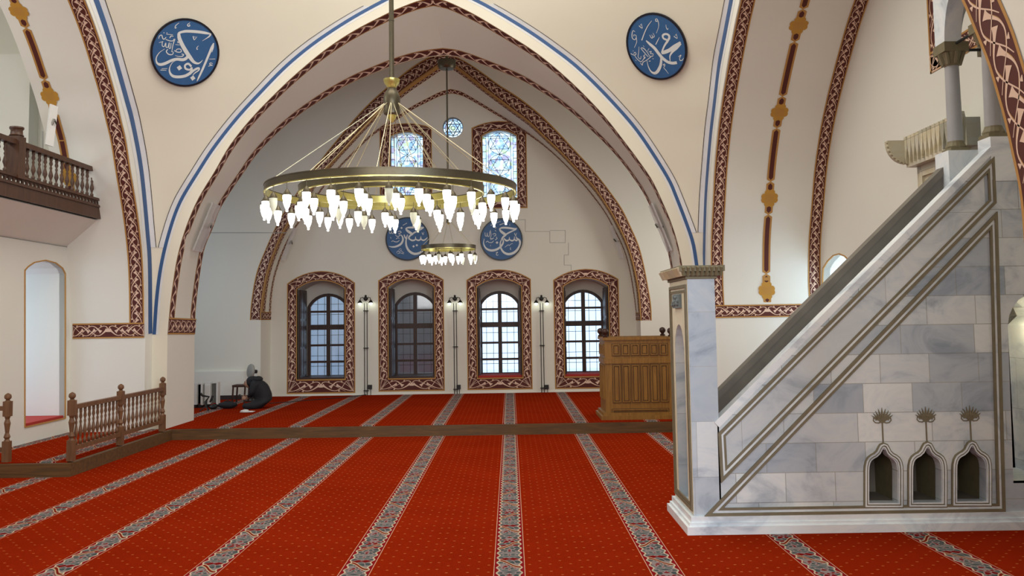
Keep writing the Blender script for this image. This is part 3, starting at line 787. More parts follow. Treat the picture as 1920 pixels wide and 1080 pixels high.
# blue bands on the faces of the arches
def offset_curve(P, dist, axis):       # shift a curve within its plane, towards the opening
    out = []
    for i, p in enumerate(P):
        d = (P[min(i + 1, len(P) - 1)] - P[max(i - 1, 0)]).normalized(); cen = Vector((-1.45, YC, 2.0))
        n = Vector((-d.z, 0, d.x)) if axis == 'y' else Vector((0, -d.z, d.y))
        T = Vector((-1.45, YC, 0)) - p
        if axis == 'y':
            if n.x * T.x + n.z * (-p.z) < 0: n = -n
        elif n.y * T.y + n.z * (-p.z) < 0: n = -n
        out.append(p + n * dist)
    return out
mb = MB()
for Bs in (PLp[4], PRp[4]):
    Bs = [p for p in Bs if p.x == p.x]; Strip(Bs, offset_curve(Bs, .062, 'y'), NY, .006).base(mb, M['blue']); Strip(Bs, offset_curve(Bs, .10, 'y'), NY, .003).base(mb, M['palegrey'])
for Cs, sg in ((PLp[5], 1), (PRp[5], -1)):
    Cs = Cs[:64]; n_ = Vector((sg, 0, 0)); Strip(Cs, offset_curve(Cs, .17 if sg == 1 else .20, 'x'), n_, .006).base(mb, M['blue']); Strip(Cs, offset_curve(Cs, .30, 'x'), n_, .003).base(mb, M['palegrey'])
struct(mb, 'trim_%d' % tn); tn += 1

# ledge at the springing of the left pier, and the pier faces below it
# left aisle wall with the arched niche, seam, gallery front
nich = PX([(46, 796), (46, 507), (52, 500), (64, 492), (85, 488), (104, 493), (117, 503), (122, 513), (122, 786)], XLW)
z_n0 = .45; nl = [Vector((XLW, nich[0].y, z_n0))] + nich[1:-1] + [Vector((XLW, nich[-1].y, z_n0))]
mb = MB(); zt = 3.40
mb.prism([(XLW, 3, 0), (XLW, FL[0].y + .3, 0), (XLW, FL[0].y + .3, zt), (XLW, 3, zt)], (-.1, 0, 0), M['plaster_white'], [nl]); struct(mb, 'wall_left')
mb = MB(); n = len(nl); off = Vector((-1.5, 0, 0)); mb.add(nl + [p + off for p in nl], [(i, (i + 1) % n, n + (i + 1) % n, n + i) for i in range(n)], M['plaster_white']); struct(mb, 'wall_niche_left')
mb = MB()
for i in range(len(nl)):
    a, b = nl[i], nl[(i + 1) % len(nl)]; mb.tube([a + Vector((.004, 0, 0)), b + Vector((.004, 0, 0))], .014, M['gold'], 4)
struct(mb, 'trim_%d' % tn); tn += 1
mb = MB(); mb.box((XLW - 1.4, nl[0].y + .02, z_n0), (XLW - .02, nl[-1].y - .02, z_n0 + .05), M['redfab'])
struct(mb, 'floor_niche_cloth')
mb = MB(); mb.prism([(XLW, 3, zt), (XLW, FL[0].y + .3, zt), (-7.08, FL[0].y + .3, 3.83), (-7.08, 3, 3.83)], (-.05, 0, .03), M['plaster_white']); struct(mb, 'ceiling_gallery')
mb = MB(); mb.tube([(XLW + .002, 9, zt), (XLW + .002, FL[0].y, zt - .01)], .009, M['greypl'], 4); struct(mb, 'trim_41')
mb = MB(); mb.box((-9.6, 6, 3.6), (XLW, 6.2, 9.6), M['plaster_white']); mb.box((-9.8, 6, 3.6), (-9.6, 16.2, 9.6), M['plaster_white']); struct(mb, 'wall_gallery')
a = py(57, 101, 15.3)
mb = MB(); mb.box((-9.6, 15.3, 3.6), (a.x, 15.6, a.z), M['plaster_white']); struct(mb, 'wall_gallery_block')
mb = MB(); mb.box((-9.6, 15.6, 3.6), (XLW, 15.9, 9.6), M['plaster']); struct(mb, 'wall_gallery_end')

# qibla wall on the right, with the arched window niche
qn = PX([(1541, 700), (1543, 520), (1544, 503), (1552, 490), (1563, 479), (1574, 476), (1584, 480), (1592, 488), (1598, 500), (1601, 520), (1601, 700)], XQ)
q0 = .9; ql = [Vector((XQ, qn[0].y, q0))] + [Vector((XQ, p.y, p.z)) for p in qn[1:-1]] + [Vector((XQ, qn[-1].y, q0))]
mb = MB(); mb.prism([(XQ, 3, 0), (XQ, FRt[0].y + .3, 0), (XQ, FRt[0].y + .3, 9.6), (XQ, 3, 9.6)], (.12, 0, 0), M['plaster_white'], [ql]); struct(mb, 'wall_right')
mb = MB(); n = len(ql); off = Vector((1.4, 0, 0)); mb.add(ql + [p + off for p in ql], [(i, (i + 1) % n, n + (i + 1) % n, n + i) for i in range(n)], M['plaster_white']); struct(mb, 'wall_niche_right')
mb = MB()
for i in range(len(ql)):
    a, b = ql[i], ql[(i + 1) % len(ql)]; mb.tube([a - Vector((.004, 0, 0)), b - Vector((.004, 0, 0))], .014, M['gold'], 4)
struct(mb, 'trim_%d' % tn); tn += 1
# painted frame round the high qibla window (its lower corner shows behind the pulpit canopy)
f0 = px(1745, 139, XQ); yl, yr, zl, zh = f0.y, 8.3, f0.z, 7.4
mb = MB(); nX = Vector((-1, 0, 0)); wdt = .27
def vstrip(ya, yb, za, zb_, along):
    if along == 'z': A = [Vector((XQ, ya, za + (zb_ - za) * i / 20)) for i in range(21)]; B = [Vector((XQ, yb, za + (zb_ - za) * i / 20)) for i in range(21)]
    else: A = [Vector((XQ, ya + (yb - ya) * i / 20, za)) for i in range(21)]; B = [Vector((XQ, ya + (yb - ya) * i / 20, zb_)) for i in range(21)]
    return Strip(A, B, nX, .006)
braid(mb, vstrip(yl, yl - .40, zl, zh, 'z')); braid(mb, vstrip(yl, yr, zl + .27, zl, 'y')); braid(mb, vstrip(yr, yr + .40, zl, zh, 'z'))
struct(mb, 'trim_%d' % tn); tn += 1
mb = MB(); mb.box((XQ - .005, yl - .42, zl + .29), (XQ + .002, yr + .42, zh), M['stained']); 

# closing shell out of view: rear wall, far side walls, flat roof
mb = MB(); mb.box((-13, -8.2, 0), (8, -8, 11.4), M['plaster_cream']); struct(mb, 'wall_rear')
mb = MB(); mb.box((-13.2, -8, 0), (-13, 6, 11.4), M['plaster_cream']); struct(mb, 'wall_far_left')
mb = MB(); mb.box((8, -8, 0), (8.2, 3.0, 11.4), M['plaster_cream']); struct(mb, 'wall_far_right')
mb = MB(); mb.box((XQ + .05, 2.9, 0), (8.2, 3.1, 11.4), M['plaster_cream']); mb.box((-13, 2.9, 0), (XLW, 3.1, 11.4), M['plaster_cream']); struct(mb, 'wall_near_sides')
mb = MB(); mb.box((-13, -8, 11.4), (8.2, 24, 11.6), M['plaster_cream']); struct(mb, 'ceiling')
mb = MB(); mb.box((-9.8, 3, 9.6), (XL, 16.4, 9.7), M['plaster_cream']); mb.box((XR, 3, 9.6), (8.2, 16.4, 9.7), M['plaster_cream'])
mb.box((-9.8, 16.15, 9.6), (8.2, 23, 9.7), M['plaster_cream']); struct(mb, 'ceiling_aisles')
# ground and house outside the back windows
mb = MB(); mb.box((-16, 23.9, -.4), (12, 40, -.2), M['stone_out']); struct(mb, 'ground_outside')
mb = MB(); mb.box((-14, 26.5, -.2), (-4.5, 27.5, 3.6), M['facade']); mb.box((-3.45, 25.6, -.2), (-2.1, 26.4, 3.8), M['dim']); struct(mb, 'wall_outside')  # second, dark block added to darken the view through the second window

# ------------------------------------------------------------------ windows
YF = 23.62
def arch2(x0, x1, zs, rise, Y, n=12):
    h = (x1 - x0) / 2; R = (h * h + rise * rise) / (2 * rise); cx = (x0 + x1) / 2; cz = zs + rise - R; t0 = math.asin(min(1, h / R))
    if rise > h: t0 = PI - t0
    return [Vector((cx + R * math.sin(t), Y, cz + R * math.cos(t))) for t in [-t0 + 2 * t0 * i / n for i in range(n + 1)]]
zz = lambda x, y, Y=YF: py(x, y, Y).z
opened = {0: (1, 1), 1: (1, 1), 2: (1, 1), 3: (1, 1)}
for k, (o_, i_) in enumerate(FR):
    b0, ar, b1 = seg_arch(*i_, YW); cx = (b0.x + b1.x) / 2; x0, x1 = cx - .545, cx + .545
    zb = zz(700, 706.5); zs = zz(700, 574); rise = zz(700, 549) - zs
    fr = MB(); T = .085
    outer = [Vector((x0, YF, zb))] + arch2(x0, x1, zs, rise, YF) + [Vector((x1, YF, zb))]
    hx = [(x0 + T, cx - .05), (cx + .05, x1 - T)]
    rows = [zz(700, y) for y in (702, 679, 675, 648, 644, 617, 608, 585, 581)]
    # casement with eight panes: openings cut into one board
    holes = []
    bars = [(rows[0], rows[1]), (rows[2], rows[3]), (rows[4], rows[5]), (rows[6], rows[7])]
    for a, b in hx:
        for c, d in bars: holes.append([Vector((a, YF, c)), Vector((b, YF, c)), Vector((b, YF, d)), Vector((a, YF, d))])
        # arched top pane
        top = arch2(x0 + T, x1 - T, zs + .0, rise - .075, YF, 16)
        seg = [p for p in top if a - 1e-6 <= p.x <= b + 1e-6]
        lim = []
        for e in (a, b):
            for i in range(len(top) - 1):
                if top[i].x <= e <= top[i + 1].x + 1e-9:
                    f = (e - top[i].x) / (top[i + 1].x - top[i].x + 1e-9); lim.append(top[i].lerp(top[i + 1], f)); break
            else: lim.append(top[0] if e < cx else top[-1])
        core = [p for p in seg if a + .01 < p.x < b - .01]
        holes.append([Vector((a, YF, rows[8])), Vector((b, YF, rows[8])), lim[1]] + core[::-1] + [lim[0]])
    fr.prism(outer, (0, .07, 0), M['walnut'], holes)
    rootw = struct(fr, 'window_%d' % (k + 1))
    mb = MB(); mb.prism(outer, (0, .012, 0), M['glass']); mb.v = [v + Vector((0, .035, 0)) for v in mb.v]
    mb.build('pane', rootw)
    mb = MB()
    for i in range(1, 6): xx = x0 + (x1 - x0) * i / 6; mb.box((xx - .006, YF + .42, zb - .05), (xx + .006, YF + .432, zs + rise + .1), M['iron'])
    for i in range(9): zq = zb + (zs + rise - zb) * i / 8; mb.box((x0 - .05, YF + .415, zq - .006), (x1 + .05, YF + .427, zq + .006), M['iron'])
    mb.build('window_grille', rootw)
    mb = MB(); mb.box((cx - .016, YF - .02, rows[3] + .02), (cx + .016, YF, rows[3] + .14), M['iron']); mb.build('window_handle', rootw)
    # wall round the casement closing the reveal
    inn = loop_of(seg_arch(*i_, YW)); big = [Vector((p.x, YF + .03, p.z)) for p in inn]
    big = [Vector((cx + (p.x - cx) * 1.1, p.y, p.z + (.06 if p.z > 2 else -.06))) for p in big]
    mb = MB(); mb.prism(big, (0, .03, 0), M['plaster_white'], [[Vector((p.x, YF + .03, p.z)) for p in outer]]); struct(mb, 'wall_window_back')
    # folded shutters standing against the two reveals
    for sd in (-1, 1):
        xa = b0.x + .015 if sd < 0 else b1.x - .015; zt_ = ar[0].z - .02; zq = b0.z + .03
        mb = MB(); mb.box((xa, YW + .13, zq), (xa - sd * .035, YF - .06, zt_), M['walnut'])
        yn = (YW + .16, (YW + YF) / 2 + .0, YF - .09)
        for j in (0, 1):
            for a, b in ((0, .32), (.34, .66), (.68, 1)):
                za, zc_ = zq + .06 + (zt_ - zq - .12) * a, zq + .06 + (zt_ - zq - .12) * b - .02
                xf = xa - sd * .035
                mb.box((xf, yn[j] + .04, za), (xf - sd * .012, yn[j + 1] - .03, zc_), M['walnut'])
        mb.build('shutter', rootw)
    mb = MB(); mat_ = M['redfab'] if k >= 2 else M['walnut']
    mb.box((b0.x + .01, YW + .04, b0.z), (b1.x - .01, YF - .02, b0.z + (.05 if k >= 2 else .035)), mat_); mb.build('window_sill', rootw)

def lead_window(loop, x0, x1, z0, z1, Y, name):
    mb = MB(); mb.prism(loop, (0, .02, 0), M['stained']); root = struct(mb, name)
    mb = MB(); r = .0085; y = Y - .01
    cx = (x0 + x1) / 2
    def ln(a, b, r=.0085): mb.tube([(a[0], y, a[1]), (b[0], y, b[1])], r, M['lead'], 4)
    for f in (.10, .17): ln((x0 + (x1 - x0) * f, z0), (x0 + (x1 - x0) * f, z1)); ln((x1 - (x1 - x0) * f, z0), (x1 - (x1 - x0) * f, z1))
    for z in (z0 + .08, z1 - .12): ln((x0, z), (x1, z))
    nseg = 10
    for i in range(1, nseg):
        z = z0 + (z1 - z0) * i / nseg; ln((x0, z), (x0 + (x1 - x0) * .10, z)); ln((x1, z), (x1 - (x1 - x0) * .10, z))
    R = (x1 - x0) * .32; H = (z1 - z0)
    for cz in (z0 + H * .18, z0 + H * .50, z0 + H * .82):
        P = [(cx + R * math.cos(2 * PI * i / 18), cz + R * math.sin(2 * PI * i / 18)) for i in range(19)]
        for i in range(18): ln(P[i], P[i + 1])
        for ph in (PI / 2, -PI / 2):
            T = [(cx + R * math.cos(ph + 2 * PI * i / 3), cz + R * math.sin(ph + 2 * PI * i / 3)) for i in range(4)]
            for i in range(3): ln(T[i], T[i + 1])
        for i in range(6):
            a = i * PI / 3 + PI / 6; ln((cx + R * .35 * math.cos(a), cz + R * .35 * math.sin(a)), (cx + R * math.cos(a), cz + R * math.sin(a)), .008)
    mb.build('lattice', root)
    return root
for k, (o_, i_) in enumerate(UP):
    s_ = seg_arch(*i_, YW); lp = [p + Vector((0, .18, 0)) for p in loop_of(s_)]
    lead_window(lp, s_[0].x, s_[2].x, s_[0].z, s_[1][5].z, YW + .18, 'window_%d' % (5 + k))
mb = MB(); mb.prism([p + Vector((0, .12, 0)) for p in circ(rc, rr)], (0, .02, 0), M['stained']); rt = struct(mb, 'window_7')
mb = MB(); y = YW + .11
def ringt(r, n=24, q=.012):
    P = [(rc.x + r * math.cos(2 * PI * i / n), y, rc.z + r * math.sin(2 * PI * i / n)) for i in range(n + 1)]
    for i in range(n): mb.tube([P[i], P[i + 1]], q, M['lead'], 4)
ringt(rr * .97); ringt(rr * .76); ringt(rr * .20)
for i in range(12):
    a = 2 * PI * i / 12; mb.tube([(rc.x + rr * .76 * math.cos(a), y, rc.z + rr * .76 * math.sin(a)), (rc.x + rr * .97 * math.cos(a), y, rc.z + rr * .97 * math.sin(a))], .012, M['lead'], 4)
for ph in (PI / 2, -PI / 2):
    T = [(rc.x + rr * .76 * math.cos(ph + 2 * PI * i / 3), y, rc.z + rr * .76 * math.sin(ph + 2 * PI * i / 3)) for i in range(4)]
    for i in range(3): mb.tube([T[i], T[i + 1]], .014, M['lead'], 4)
mb.build('lattice', rt)

# ------------------------------------------------------------------ stepped joint on the far wall
mb = MB(); pts = [(925, 175), (925, 214)], [(968, 412), (985, 412), (985, 434), (1031, 434), (1031, 455), (1060, 455), (1060, 432), (1031, 432)], [(1066, 455), (1066, 478), (1058, 478), (1058, 497), (1071, 497), (1071, 512)]
for seq in pts:
    for a, b in zip(seq, seq[1:]):
        A, B = py(*a, YW - .002), py(*b, YW - .002); mb.tube([A, B], .006, M['greypl'], 4)
struct(mb, 'trim_40')

# ------------------------------------------------------------------ calligraphy roundels
def roundel(cen, nrm, R, cpx, Rpx, strokes, label, sx=1.0):
    nrm = Vector(nrm).normalized(); up = Vector((0, 0, 1)); xax = up.cross(nrm).normalized(); yax = nrm.cross(xax)
    if xax.x < 0: xax = -xax; 
    yax = nrm.cross(xax);
    if yax.z < 0: yax = -yax
    c = Vector(cen)
    root = empty('calligraphy_roundel', c, label, 'roundel', 'blue calligraphy roundels')
    n = 48
    def P(u, v, h): return c + xax * (u * R) + yax * (v * R) + nrm * h
    mb = MB(); mb.prism([P(math.cos(2 * PI * i / n) * .955, math.sin(2 * PI * i / n) * .955, .0) for i in range(n)], nrm * .02, M['roundel']); mb.build('disc', root, fix=True)
    mb = MB()
    a = [P(math.cos(2 * PI * i / n), math.sin(2 * PI * i / n), 0) for i in range(n)]; b = [P(math.cos(2 * PI * i / n) * .945, math.sin(2 * PI * i / n) * .945, 0) for i in range(n)]
    mb.prism(a, nrm * .028, M['rim'], [b]); mb.build('rim', root, fix=True)
    mb = MB()
    for i_s, st in enumerate(strokes):
        if len(st) == 1:               # rhombic dot
            x, y, r = st[0]; u, v = (x - cpx[0]) / (Rpx * sx), -(y - cpx[1]) / Rpx; q = r / Rpx
            mb.add([P(u + q, v, .024), P(u, v + q, .024), P(u - q, v, .024), P(u, v - q, .024)], [(0, 1, 2, 3)], M['letter']); continue
        pts = [Vector(((x - cpx[0]) / (Rpx * sx), -(y - cpx[1]) / Rpx, wd / Rpx)) for x, y, wd in st]
        q = [pts[0] * 2 - pts[1]] + pts + [pts[-1] * 2 - pts[-2]]; S = []
        for i in range(1, len(q) - 2):
            for k in range(5):
                t = k / 5; a_, b_, c_, d_ = q[i - 1:i + 3]
                S.append(0.5 * ((2 * b_) + (c_ - a_) * t + (2 * a_ - 5 * b_ + 4 * c_ - d_) * t * t + (3 * b_ - a_ - 3 * c_ + d_) * t ** 3))
        S.append(pts[-1]); vs = []; h = .0225 + .0004 * (i_s % 7)
        for i, s_ in enumerate(S):
            a_ = S[max(0, i - 1)]; b_ = S[min(len(S) - 1, i + 1)]; d = Vector((b_.x - a_.x, b_.y - a_.y)); d = d.normalized() if d.length > 1e-9 else Vector((1, 0))
            wd = max(.012, s_.z) / 2; vs += [P(s_.x - d.y * wd, s_.y + d.x * wd, h), P(s_.x + d.y * wd, s_.y - d.x * wd, h)]
        mb.add(vs, [(2 * i, 2 * i + 1, 2 * i + 3, 2 * i + 2) for i in range(len(S) - 1)], M['letter'])
    mb.build('lettering', root)
    return root
def pend_hit(pp, x, y):
    bv = BVHTree.FromPolygons([tuple(v) for v in pp[2]], pp[3]); d = ray(x, y).normalized()
    loc, n, i, dist = bv.ray_cast(Vector((0, 0, EYE)), d, 60)
    if n.dot(d) > 0: n = -n
    return loc, n
S1 = [  # Abu Bakr
 [(824, 345, 12), (812, 400, 30), (795, 480, 28), (770, 600, 27), (745, 710, 25), (722, 800, 18), (712, 838, 4)], [(826, 350, 6), (829, 400, 12), (824, 458, 5)],
 [(684, 345, 3), (720, 312, 8), (752, 280, 16), (768, 250, 20)], [(772, 246, 14), (700, 246, 30), (600, 252, 34), (480, 270, 32), (415, 295, 26), (392, 315, 30)],
 [(392, 310, 30), (412, 370, 44), (460, 440, 46), (520, 510, 48), (580, 570, 44), (630, 612, 34), (680, 622, 22), (712, 600, 12), (730, 570, 4)],
 [(535, 510, 20), (542, 570, 34), (500, 608, 36), (430, 615, 34), (370, 640, 32), (300, 690, 34), (245, 712, 32), (205, 695, 20), (190, 640, 12), (215, 575, 8), (266, 522, 3)],
 [(612, 672, 24), (570, 645, 26), (535, 670, 22), (550, 708, 24), (600, 712, 22), (618, 680, 16)],
 [(618, 680, 20), (622, 735, 32), (570, 790, 34), (490, 820, 34), (420, 822, 32), (378, 790, 22), (362, 735, 12), (380, 670, 7), (415, 635, 3)],
 [(612, 770, 16), (650, 712, 26), (700, 676, 26), (708, 700, 16), (668, 742, 12), (648, 775, 5)],
 [(475, 712, 33)], [(655, 806, 33)],
 [(178, 418, 6), (182, 385, 9), (205, 372, 10), (222, 405, 10), (240, 412, 10), (258, 385, 8)], [(258, 410, 8), (300, 418, 10), (340, 412, 10), (352, 385, 7)], [(300, 388, 9), (310, 362, 10), (340, 358, 6)], [(228, 335, 9), (222, 345, 7)], [(262, 330, 9), (256, 340, 7)], [(255, 350, 6), (330, 342, 6)], [(190, 462, 6), (235, 440, 6)],
 [(225, 440, 9), (232, 490, 9), (256, 495, 9), (266, 450, 9), (276, 495, 9), (298, 495, 9), (305, 440, 9), (312, 500, 9), (330, 500, 9), (326, 440, 8)], [(362, 385, 10), (352, 450, 10), (352, 530, 8)], [(302, 520, 10), (290, 548, 12), (320, 575, 12), (360, 572, 10), (372, 545, 8), (345, 535, 8)],
 [(378, 520, 9), (420, 532, 10), (460, 520, 10), (448, 492, 9), (410, 498, 9), (398, 520, 8)], [(470, 545, 9), (495, 548, 12), (480, 572, 12), (435, 580, 8), (400, 575, 4)], [(398, 405, 8), (405, 425, 8), (415, 405, 4)], [(380, 448, 6), (430, 445, 6)],
 [(565, 312, 14), (586, 352, 8), (610, 308, 5)], [(585, 312, 8), (592, 322, 5)], [(648, 412, 3), (634, 438, 8), (640, 458, 8), (650, 448, 4)],
 [(500, 162, 3), (476, 192, 10), (486, 208, 12), (504, 200, 10), (494, 182, 5)], [(374, 192, 3), (342, 232, 9), (342, 262, 9), (358, 250, 4)],
 [(808, 545, 5), (880, 530, 7)], [(862, 592, 5), (832, 588, 10), (826, 606, 10), (862, 612, 7), (835, 620, 8), (815, 634, 6)], [(262, 776, 8), (330, 766, 6)], [(272, 758, 7), (338, 744, 6)]]
S2 = [  # Muhammad
 [(690, 500, 24), (655, 470, 26), (660, 430, 26), (705, 425, 26), (735, 455, 30), (722, 500, 28)], [(722, 490, 30), (690, 520, 30), (640, 560, 24), (595, 610, 22), (572, 645, 24)],
 [(568, 655, 14), (600, 645, 44), (680, 635, 48), (760, 605, 46), (850, 572, 24)], [(848, 590, 26), (780, 630, 34), (710, 665, 28), (662, 710, 18), (642, 780, 8)],
 [(425, 438, 14), (455, 490, 34), (500, 560, 42), (530, 640, 42), (560, 710, 42), (610, 775, 38), (665, 805, 38), (722, 812, 38)],
 [(545, 670, 12), (535, 730, 30), (500, 800, 38), (440, 862, 42), (390, 876, 34), (352, 840, 20), (340, 770, 12), (348, 690, 5)],
 [(370, 420, 14), (440, 335, 12), (510, 265, 10), (582, 215, 5)], [(530, 520, 10), (570, 480, 10), (608, 442, 5)],
 [(495, 380, 7), (502, 420, 10), (522, 425, 9), (522, 385, 6), (530, 420, 9), (550, 412, 8), (545, 368, 5)],
 [(655, 240, 10), (632, 235, 12), (635, 212, 9), (655, 215, 9), (658, 260, 10), (640, 315, 7), (588, 382, 4)],
 [(320, 290, 8), (300, 270, 9), (270, 310, 12), (258, 360, 12), (280, 388, 9), (305, 372, 9), (318, 340, 8), (290, 325, 8), (286, 345, 7)], [(312, 365, 9), (295, 425, 8), (240, 486, 4)],
 [(398, 230, 12), (430, 272, 8), (438, 212, 5)], [(418, 225, 9), (440, 232, 5)], [(792, 478, 12), (825, 515, 8), (832, 455, 5)], [(812, 468, 9), (834, 474, 5)],
 [(742, 312, 3), (735, 350, 8), (742, 376, 9), (756, 362, 4)], [(765, 745, 6), (805, 732, 10), (775, 765, 8), (772, 795, 10), (800, 798, 9), (825, 775, 4)],
 [(552, 812, 8), (540, 795, 9), (562, 792, 9), (556, 815, 8), (535, 835, 7), (550, 870, 8), (570, 926, 4)],
 [(165, 548, 12), (205, 580, 10), (235, 572, 10), (228, 545, 8), (205, 560, 8)], [(210, 590, 9), (228, 640, 9), (262, 685, 9), (300, 670, 9), (330, 640, 9)], [(305, 490, 5), (270, 570, 8), (248, 615, 9), (268, 650, 8), (290, 615, 6)],
 [(322, 515, 9), (340, 560, 10), (362, 610, 10), (382, 650, 9)], [(330, 510, 9), (362, 530, 12), (385, 580, 10), (405, 655, 8)], [(350, 610, 9), (322, 625, 9), (340, 645, 9), (315, 660, 9)], [(265, 735, 10), (290, 700, 9), (330, 690, 8), (372, 675, 9), (420, 655, 9)], [(410, 590, 7), (445, 590, 9), (425, 615, 9), (458, 625, 8), (440, 655, 9), (415, 645, 7)], [(268, 738, 9), (250, 700, 7)], [(370, 705, 11), (392, 708, 10)], [(208, 520, 12), (212, 528, 8)], [(365, 490, 6), (372, 510, 4)], [(430, 545, 3), (395, 575, 4)], [(425, 685, 5), (445, 690, 6)], [(198, 645, 6), (208, 660, 5)]]
S3 = [  # Husayn
 [(598, 180, 8), (560, 185, 24), (490, 182, 24), (420, 182, 20), (385, 190, 12)], [(385, 188, 12), (400, 215, 26), (440, 245, 30), (470, 265, 20)], [(598, 185, 8), (560, 205, 18), (490, 240, 18), (440, 275, 20), (420, 300, 20), (430, 322, 18)],
 [(428, 318, 16), (460, 335, 20), (495, 325, 16), (500, 290, 6)], [(498, 318, 14), (530, 335, 18), (558, 322, 16), (562, 288, 6)], [(560, 318, 14), (590, 335, 18), (620, 322, 14), (640, 300, 6)],
 [(405, 265, 10), (388, 330, 16), (392, 400, 22), (425, 460, 26), (480, 492, 28), (540, 485, 26), (590, 450, 18), (615, 410, 8)],
 [(325, 265, 8), (345, 290, 16), (350, 330, 22), (325, 375, 24), (275, 402, 22), (225, 408, 16), (182, 398, 4)], [(365, 265, 12), (378, 300, 16), (400, 318, 16)], [(335, 185, 14)], [(475, 405, 15)], [(514, 392, 15)],
 [(190, 215, 6), (196, 245, 7), (212, 245, 7), (216, 215, 6), (222, 246, 7), (240, 246, 7), (244, 205, 6)], [(252, 200, 6), (256, 246, 7), (270, 260, 7)], [(262, 270, 6), (290, 285, 8), (318, 270, 7), (300, 255, 6)], [(290, 230, 7), (318, 222, 8), (330, 240, 7), (300, 250, 7)], [(215, 345, 6), (235, 335, 7), (250, 345, 7), (285, 348, 8), (310, 330, 6)], [(270, 315, 6), (292, 300, 7), (310, 310, 6)], [(575, 242, 6), (588, 268, 6), (598, 238, 4)], [(205, 290, 6), (212, 310, 5)], [(350, 155, 5), (400, 128, 7)],
 [(275, 480, 4), (290, 455, 5), (310, 470, 5), (325, 450, 5), (345, 470, 5), (362, 480, 5)], [(285, 490, 4), (320, 480, 5), (360, 492, 5)], [(300, 450, 4), (315, 430, 4), (335, 440, 4)]]
S4 = [  # Hasan
 [(1718, 182, 10), (1690, 188, 22), (1620, 176, 24), (1550, 172, 22), (1510, 182, 12)], [(1508, 182, 12), (1525, 212, 26), (1565, 245, 30), (1592, 262, 20)], [(1712, 196, 8), (1660, 215, 16), (1600, 245, 18), (1555, 280, 18), (1535, 310, 18)],
 [(1560, 300, 12), (1590, 328, 20), (1622, 318, 14), (1628, 285, 6)], [(1625, 312, 12), (1655, 330, 18), (1682, 318, 14), (1688, 280, 6)], [(1682, 312, 12), (1712, 330, 18), (1720, 305, 10), (1698, 268, 4)],
 [(1705, 295, 12), (1745, 325, 22), (1752, 370, 22), (1725, 430, 26), (1675, 475, 28), (1610, 490, 28), (1555, 465, 24), (1522, 410, 18), (1518, 350, 14), (1545, 300, 10), (1590, 262, 8)],
 [(1550, 310, 12), (1552, 350, 18), (1520, 400, 22), (1465, 435, 26), (1400, 442, 26), (1345, 415, 20), (1318, 360, 12), (1325, 300, 5)], [(1478, 350, 17)],
 [(1335, 225, 6), (1340, 265, 7), (1358, 268, 7), (1362, 230, 6), (1368, 270, 7), (1386, 270, 7), (1392, 215, 6)], [(1400, 200, 7), (1408, 260, 7), (1400, 290, 7)], [(1395, 295, 8), (1420, 305, 9), (1440, 290, 7)], [(1425, 250, 6), (1455, 240, 8), (1465, 262, 7), (1440, 272, 6)], [(1455, 200, 6), (1470, 215, 5)], [(1470, 280, 7), (1478, 300, 8), (1455, 318, 7)], [(1345, 345, 6), (1365, 330, 7), (1382, 345, 7), (1415, 348, 8), (1438, 328, 6)], [(1400, 315, 6), (1420, 300, 6)],
 [(1405, 142, 9), (1460, 118, 8), (1525, 94, 4)], [(1512, 138, 9), (1560, 120, 8), (1612, 104, 4)], [(1688, 238, 8), (1702, 268, 6), (1716, 235, 4)], [(1462, 150, 4), (1455, 168, 7), (1466, 176, 6), (1470, 162, 4)], [(1635, 130, 3), (1632, 148, 6)],
 [(1570, 408, 4), (1600, 385, 6), (1615, 378, 5), (1625, 388, 5), (1640, 372, 5), (1665, 362, 5)], [(1640, 408, 4), (1636, 430, 7), (1645, 438, 4)], [(1462, 470, 5), (1485, 465, 7), (1468, 485, 6), (1475, 502, 7), (1495, 496, 4)], [(1402, 375, 3), (1400, 392, 6)]]
for pp, (x, y), st, cp, Rp, sx, lb in ((PLp, (346, 98), S1, (516, 525), 407, 1.0, 'blue roundel with white script, high on the vault beside the brown gallery rail'),
                               (PRp, (1233, 86), S2, (523, 550), 442, .89, 'blue roundel with white script on the vault on the stone pulpit side')):
    loc, n = pend_hit(pp, x, y); R = .585
    roundel(loc + n * .035, n, R, cp, Rp, st, lb, sx)
roundel(py(764, 448, YW - .03), (0, -1, 0), 41 / F * YW, (403, 315), 257, S3, 'blue roundel with white script, partly behind the lamps of the large chandelier')
roundel(py(940, 449, YW - .03), (0, -1, 0), 40 / F * YW, (1530, 312), 255, S4, 'blue roundel with white script on the far wall, under the right stained window')

# ------------------------------------------------------------------ chandeliers
def local(mb_fn, name, parent, loc):      # a mesh built round its own origin, placed as a child
    o = mb_fn(); o.name = name; return o
def mesh_only(mb, name, smooth=False):
    me = bpy.data.meshes.new(name); me.from_pydata([tuple(q) for q in mb.v], [], mb.f)
    for m in mb.mats: me.materials.append(m)
    me.polygons.foreach_set('material_index', mb.mi)
    if smooth: me.polygons.foreach_set('use_smooth', [True] * len(mb.f))
    me.update(); return me
def child(name, me, parent, loc, rz=0):
    o = bpy.data.objects.new(name, me); C.objects.link(o); o.parent = parent; o.location = loc; o.rotation_euler = (0, 0, rz); return o
def glass_prof(s=1.0):
    return [(.010 * s, -.245 * s), (.014 * s, -.235 * s), (.010 * s, -.225 * s), (.014 * s, -.215 * s), (.026 * s, -.19 * s), (.038 * s, -.15 * s), (.044 * s, -.105 * s), (.043 * s, -.07 * s), (.040 * s, -.066 * s)]
def cap_prof(s=1.0):
    return [(.047 * s, -.068 * s), (.045 * s, -.058 * s), (.028 * s, -.030 * s), (.010 * s, -.004 * s), (.006 * s, .0)]
lampm = {}
